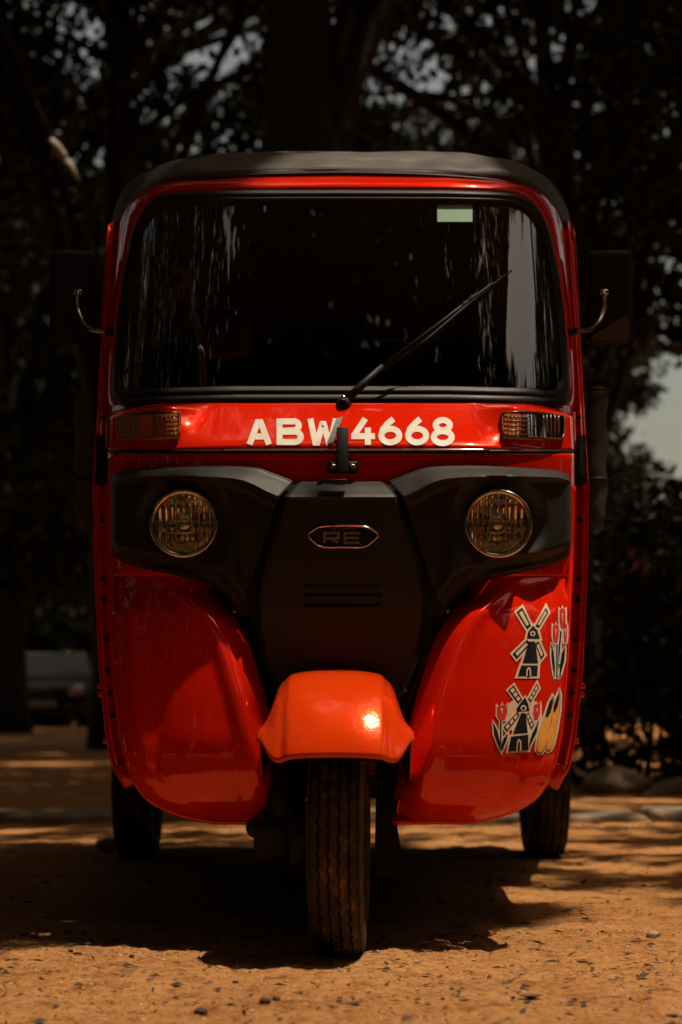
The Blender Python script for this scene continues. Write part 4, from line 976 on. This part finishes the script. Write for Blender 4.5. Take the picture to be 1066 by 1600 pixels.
def make_tree(label, loc, h, tr, crown, clump_n, per, seed, leaf=.13, mat_leaf='leaf', clump_r=(.45, .95), lean=(0, 0), limbs=7, group='trees around the clearing', extra=None, name='tree'):
    """crown: (centre offset x, y, z, radius x, y, z) in metres from the base"""
    r = np.random.default_rng(seed); rr = random.Random(seed)
    t = empty(name, loc); tag(t, label, 'tree', group)
    cx, cyy, cz, rx, ry, rz = crown
    top = Vector((cx + lean[0], cyy + lean[1], cz + rz * .3)); m = MB()
    tp = []; n = 10
    for i in range(n + 1):
        f = i / n; p = Vector((0, 0, -.2)).lerp(top, f); w = .25 * math.sin(f * 3.1) * tr * 3
        tp.append(p + Vector((w * rr.uniform(-.5, .5) - cx * .35 * math.sin(f * math.pi), w * rr.uniform(-.5, .5) - cyy * .35 * math.sin(f * math.pi), 0)))
    m.tube(tp, [tr * (1.35 if i == 0 else 1) * (1 - .72 * i / n) for i in range(n + 1)], 14)
    cen = []; rad = []
    for i in range(clump_n):
        while True:
            d = r.uniform(-1, 1, 3)
            q = (d ** 2).sum()
            if q < 1 and q > .12: break
        cen.append((cx + d[0] * rx, cyy + d[1] * ry, cz + d[2] * rz)); rad.append(rr.uniform(*clump_r))
    if extra: 
        for e in extra: cen.append(e[:3]); rad.append(e[3])
    idx = list(range(len(cen))); rr.shuffle(idx)
    for k in idx[:limbs * 3]:
        f = rr.uniform(.35, .95); i = min(n - 1, int(f * n)); a = tp[i]; b = Vector(cen[k]); mid = a.lerp(b, .5) + Vector((rr.uniform(-.3, .3), rr.uniform(-.3, .3), rr.uniform(0, .5)))
        line = [Vector(p) for p in smooth_poly([tuple(a), tuple(mid), tuple(b)], 8)]
        if sun_gap(np.array([tuple(p + Vector(loc)) for p in line])).any(): continue
        r0 = tr * (1 - .72 * f) * .55; m.tube([Vector(p) for p in smooth_poly([tuple(a), tuple(mid), tuple(b)], 8)], [r0 * (1 - .85 * j / 8) for j in range(9)], 7)
    m.build('trunk', 'bark', t)
    V, F = leaf_cloud(cen, rad, per, leaf, r)
    kp = ~sun_gap(V[::4] + np.array(loc, float)); V = V.reshape(-1, 4, 3)[kp].reshape(-1, 3); F = np.arange(len(V)).reshape(-1, 4)
    cr_ = link(bpy.data.objects.new('crown', fast_mesh('crown', V, F, mat_leaf)), t)
    return t
# background, left to right in the picture (positions in metres behind the vehicle)
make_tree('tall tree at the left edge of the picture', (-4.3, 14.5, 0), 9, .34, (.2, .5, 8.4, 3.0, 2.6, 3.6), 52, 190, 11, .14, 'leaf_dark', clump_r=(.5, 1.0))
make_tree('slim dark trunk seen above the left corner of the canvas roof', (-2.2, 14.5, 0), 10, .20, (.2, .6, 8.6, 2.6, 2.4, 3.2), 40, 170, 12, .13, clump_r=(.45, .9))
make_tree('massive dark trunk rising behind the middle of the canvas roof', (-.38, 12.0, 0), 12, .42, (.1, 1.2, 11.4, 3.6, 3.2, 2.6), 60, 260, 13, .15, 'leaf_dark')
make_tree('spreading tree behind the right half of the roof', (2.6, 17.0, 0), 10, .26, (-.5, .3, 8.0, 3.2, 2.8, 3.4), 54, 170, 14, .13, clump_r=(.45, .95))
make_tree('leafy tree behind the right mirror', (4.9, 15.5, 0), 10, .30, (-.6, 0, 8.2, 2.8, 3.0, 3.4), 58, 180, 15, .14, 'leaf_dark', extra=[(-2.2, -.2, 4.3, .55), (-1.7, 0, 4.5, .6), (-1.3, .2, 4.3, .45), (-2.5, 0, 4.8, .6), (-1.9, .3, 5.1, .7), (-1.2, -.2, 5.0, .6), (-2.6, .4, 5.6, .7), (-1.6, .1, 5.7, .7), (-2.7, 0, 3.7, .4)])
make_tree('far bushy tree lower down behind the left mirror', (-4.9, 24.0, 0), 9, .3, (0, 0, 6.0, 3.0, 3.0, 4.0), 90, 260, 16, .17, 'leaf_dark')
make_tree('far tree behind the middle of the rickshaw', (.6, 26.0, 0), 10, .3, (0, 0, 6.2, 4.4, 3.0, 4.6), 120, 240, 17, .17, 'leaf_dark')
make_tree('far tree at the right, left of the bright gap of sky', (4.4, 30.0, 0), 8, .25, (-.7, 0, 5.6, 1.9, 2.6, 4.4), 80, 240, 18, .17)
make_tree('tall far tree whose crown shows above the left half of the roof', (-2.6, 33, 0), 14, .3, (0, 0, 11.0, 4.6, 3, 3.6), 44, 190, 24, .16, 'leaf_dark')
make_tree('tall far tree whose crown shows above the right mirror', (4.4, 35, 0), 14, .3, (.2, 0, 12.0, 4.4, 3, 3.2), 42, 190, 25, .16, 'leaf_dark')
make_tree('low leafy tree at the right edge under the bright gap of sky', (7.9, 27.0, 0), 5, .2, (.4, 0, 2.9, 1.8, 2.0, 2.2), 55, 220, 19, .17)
# overhead boughs out of the picture: some added to shut out sky light, others throw the shade on the left and the dapples at the right
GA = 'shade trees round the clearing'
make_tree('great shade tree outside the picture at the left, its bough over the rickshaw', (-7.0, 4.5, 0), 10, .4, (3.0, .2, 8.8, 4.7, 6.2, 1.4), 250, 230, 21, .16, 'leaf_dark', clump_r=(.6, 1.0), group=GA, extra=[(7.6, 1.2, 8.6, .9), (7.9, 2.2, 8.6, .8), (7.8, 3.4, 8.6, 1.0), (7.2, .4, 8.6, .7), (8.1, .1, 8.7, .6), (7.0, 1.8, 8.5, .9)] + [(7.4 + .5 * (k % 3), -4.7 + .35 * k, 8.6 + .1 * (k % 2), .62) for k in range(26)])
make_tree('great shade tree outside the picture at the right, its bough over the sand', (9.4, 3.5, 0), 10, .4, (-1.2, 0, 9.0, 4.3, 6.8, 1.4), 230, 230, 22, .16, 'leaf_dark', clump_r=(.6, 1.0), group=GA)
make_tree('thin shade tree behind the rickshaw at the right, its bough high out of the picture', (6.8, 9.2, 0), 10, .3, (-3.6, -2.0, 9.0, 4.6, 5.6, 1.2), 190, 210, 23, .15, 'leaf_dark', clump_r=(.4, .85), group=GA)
make_tree('unseen tree added far behind at the left, its bough shading the ground', (-8.0, 13.0, 0), 10, .3, (3.6, 1.0, 10.0, 5.0, 5.0, 1.3), 190, 210, 26, .16, 'leaf_dark', clump_r=(.5, 1.0), group=GA)
make_tree('broad unseen tree added behind the rickshaw, its high crown shading the wood', (6.5, 19.0, 0), 13, .35, (-5.5, -2.5, 11.8, 8.5, 6.0, 1.2), 330, 200, 27, .2, 'leaf_dark', clump_r=(.6, 1.1), group=GA)
make_tree('tallest far tree, added unseen so that its high crown shades the wood', (-6.5, 28.0, 0), 16, .35, (6.5, 0, 15.6, 11, 8.0, 1.3), 480, 180, 28, .22, 'leaf_dark', clump_r=(.7, 1.2), group=GA)
# behind the photographer: their canopies are spread to cut fill light up to the sunlit patch and show as reflections in glass and paint
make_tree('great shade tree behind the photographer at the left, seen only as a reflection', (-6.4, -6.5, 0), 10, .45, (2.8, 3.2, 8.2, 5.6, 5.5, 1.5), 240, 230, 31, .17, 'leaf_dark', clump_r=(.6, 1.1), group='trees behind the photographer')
make_tree('great shade tree behind the photographer at the right, seen only as a reflection', (6.4, -8.0, 0), 10, .45, (-2.4, 4.4, 8.6, 4.8, 5.6, 1.5), 220, 230, 32, .17, 'leaf_dark', clump_r=(.6, 1.1), group='trees behind the photographer', extra=[(-4.0, 8.6, 8.7, .35), (-3.95, 8.7, 8.9, .35), (-4.05, 8.55, 9.1, .35), (-3.9, 8.62, 8.5, .35), (-4.1, 8.65, 8.6, .35)])  # extra: unseen leaf clumps added to shade the right-hand pillar
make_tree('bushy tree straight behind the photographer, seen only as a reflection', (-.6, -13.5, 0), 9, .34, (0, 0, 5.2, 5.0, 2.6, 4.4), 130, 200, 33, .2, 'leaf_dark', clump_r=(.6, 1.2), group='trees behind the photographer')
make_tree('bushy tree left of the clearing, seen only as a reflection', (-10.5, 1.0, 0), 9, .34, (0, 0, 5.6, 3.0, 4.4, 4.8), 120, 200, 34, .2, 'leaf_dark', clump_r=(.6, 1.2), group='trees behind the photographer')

# hedge at the right
hd_ = empty('hedge', (3.6, 6.6, 0)); tag(hd_, 'dark clipped hedge with a few dusty flowers at the right', 'hedge')
r = np.random.default_rng(41)
cen = [(r.uniform(-2.25, 3.4), r.uniform(-.4, .5), 1.5 * r.random() ** 1.25) for _ in range(430)]
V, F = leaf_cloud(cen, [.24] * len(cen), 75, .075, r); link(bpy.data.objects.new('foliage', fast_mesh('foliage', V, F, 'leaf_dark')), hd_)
mb = MB()
for i in range(26):
    x = -2.2 + .21 * i; mb.tube([(x, r.uniform(-.2, .2), -.05), (x + r.uniform(-.08, .08), r.uniform(-.2, .2), .7), (x + r.uniform(-.15, .15), r.uniform(-.2, .2), 1.45)], [.018, .013, .006], 5)
mb.build('stems', 'bark', hd_)
cen = [(r.uniform(-2.2, 0), -.55 + r.uniform(-.05, .1), r.uniform(.9, 1.4)) for _ in range(9)]
V, F = leaf_cloud(cen, [.05] * len(cen), 8, .05, r); tag(link(bpy.data.objects.new('flowers', fast_mesh('flowers', V, F, 'flower')), hd_), kind='stuff')
tag(rock('boulder', (1.32, 5.75, .02), (.17, .15, .10), 21, 'slab'), 'low rough boulder at the foot of the hedge', 'boulder')
tag(rock('boulder', (1.72, 5.85, .0), (.22, .15, .07), 23, 'slab'), 'flat boulder right of the low boulder by the hedge', 'boulder')
# far wood closing the view
r = np.random.default_rng(51); cen = []; rad = []
for i in range(760):
    x = r.uniform(-22, 22); top = 15 if x < 6.0 else (5.6 if x < 11 else 10)
    cen.append((x, 46 + r.uniform(-2, 4), r.uniform(0, top))); rad.append(r.uniform(.9, 1.8))
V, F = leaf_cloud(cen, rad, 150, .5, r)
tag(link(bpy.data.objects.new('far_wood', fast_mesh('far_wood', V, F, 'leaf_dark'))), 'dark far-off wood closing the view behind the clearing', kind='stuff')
r = np.random.default_rng(52); cen = []; rad = []  # unseen ring of leaves, thickened to cut sky light
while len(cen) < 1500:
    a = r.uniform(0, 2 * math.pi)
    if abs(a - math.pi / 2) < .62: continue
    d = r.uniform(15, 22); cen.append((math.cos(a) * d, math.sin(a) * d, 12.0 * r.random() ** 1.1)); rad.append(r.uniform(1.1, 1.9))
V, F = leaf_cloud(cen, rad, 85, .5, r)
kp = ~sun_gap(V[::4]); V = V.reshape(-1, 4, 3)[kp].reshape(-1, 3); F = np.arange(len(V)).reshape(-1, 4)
tag(link(bpy.data.objects.new('surrounding_wood', fast_mesh('surrounding_wood', V, F, 'leaf_dark'))), 'unseen wood round the sides and back of the clearing, made dense to shut out sky light', kind='stuff')

r = np.random.default_rng(53); cen = [(r.uniform(-20, 20), r.uniform(33.5, 44), r.uniform(0, .7)) for _ in range(700)]  # low band of leaves added to hide the sunlit far ground
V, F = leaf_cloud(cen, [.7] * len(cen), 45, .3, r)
tag(link(bpy.data.objects.new('undergrowth', fast_mesh('undergrowth', V, F, 'leaf_dark'))), 'low dark undergrowth added in front of the far wood to hide sunlit ground', kind='stuff')
# sunlit pale broken limb at the upper left
pl = empty('pale_limb', (0, 0, 0)); 
a, b, c = W3(80, 217, 7.2), W3(103, 250, 7.2), W3(124, 283, 7.2)
mb = MB(); mb.tube([a, a.lerp(b, .35), a.lerp(b, .75), b], [.014, .026, .027, .016], 8); mb.tube([b + Vector((.004, 0, 0)), b.lerp(c, .4), c], [.020, .022, .006], 8)
mb.build('limb', 'bark_pale', pl)
mb = MB(); mb.tube([a + Vector((-.9, .5, 1.9)), a + Vector((-.25, .1, .6)), a + Vector((.01, 0, -.02))], [.02, .012, .006], 6); mb.build('stem', 'bark', pl); tag(pl, 'pale bare limb catching the sun at the upper left', 'branch')

# parked car far behind on the left
car = empty('parked_car', (-5.45, 30.6, 0)); tag(car, 'dark parked car far behind at the left, half hidden by shade', 'car')
def lofted(name, secs, material, parent, solid=0):
    m = MB(); n = len(secs[0]); v = [p for s_ in secs for p in s_]
    f = [(k * n + i, k * n + (i + 1) % n, (k + 1) * n + (i + 1) % n, (k + 1) * n + i) for k in range(len(secs) - 1) for i in range(n)]
    f += [tuple(range(n))[::-1], tuple((len(secs) - 1) * n + i for i in range(n))]
    m.add(v, f); return m.build(name, material, parent, sharp=40)
def sec(y, w, z0, z1, rnd_=.1):
    return [(-w, y, z0 + rnd_), (-w + rnd_ * .6, y, z0), (w - rnd_ * .6, y, z0), (w, y, z0 + rnd_), (w * 1.0, y, z1 - rnd_), (w - rnd_, y, z1), (-w + rnd_, y, z1), (-w, y, z1 - rnd_)]
bodyc = lofted('body', [sec(-.05, .74, .30, .62), sec(.0, .80, .24, .74), sec(.12, .84, .20, .82), sec(1.0, .85, .20, .92), sec(2.9, .85, .20, .95), sec(3.7, .82, .22, .92), sec(3.9, .74, .30, .80)], 'car_paint', car)
lofted('cabin', [sec(.95, .76, .88, .94, .02), sec(1.55, .64, .88, 1.40, .06), sec(2.8, .66, .88, 1.43, .06), sec(3.5, .74, .88, .98, .02)], 'car_paint', car)
m = MB(); m.add([(-.66, .985, .98), (.66, .985, .98), (.55, 1.47, 1.35), (-.55, 1.47, 1.35)], [(0, 1, 2, 3)]); m.build('windscreen', 'car_glass', car, smooth=False)
for s in (-1, 1):
    m = MB(); m.box((s * .60, -.02, .66), (.26, .08, .14), .03); m.build('headlight', 'clear_lens', car); m = MB(); m.box((s * .60, .03, .66), (.24, .05, .12), .02); m.build('headlight_bowl', 'silver', car)
    m = MB(); m.box((s * .93, 1.15, .98), (.16, .08, .12), .03); m.build('wing_mirror', 'car_paint', car)
    for y in (.75, 3.1):
        m = MB(); m.lathe([(0, -.09), (.19, -.09), (.30, -.08), (.32, 0), (.30, .08), (.19, .09), (0, .09)], 28, (s * .76, y, .32), axis=(1, 0, 0)); m.build('wheel', 'rubber', car)
m = MB(); m.box((0, -.06, .56), (.9, .05, .14), .02); m.build('grille', 'steel_black', car)
m = MB(); m.box((0, -.07, .36), (1.5, .08, .12), .03); m.build('bumper', 'car_paint', car)
m = MB(); m.box((0, -.10, .45), (.5, .01, .11), .003); m.build('number_plate', 'thread', car)
m = MB(); m.tube([(-.58, 1.5, 1.405), (.58, 1.5, 1.405)], .012, 6); m.build('roof_trim', 'chrome', car)
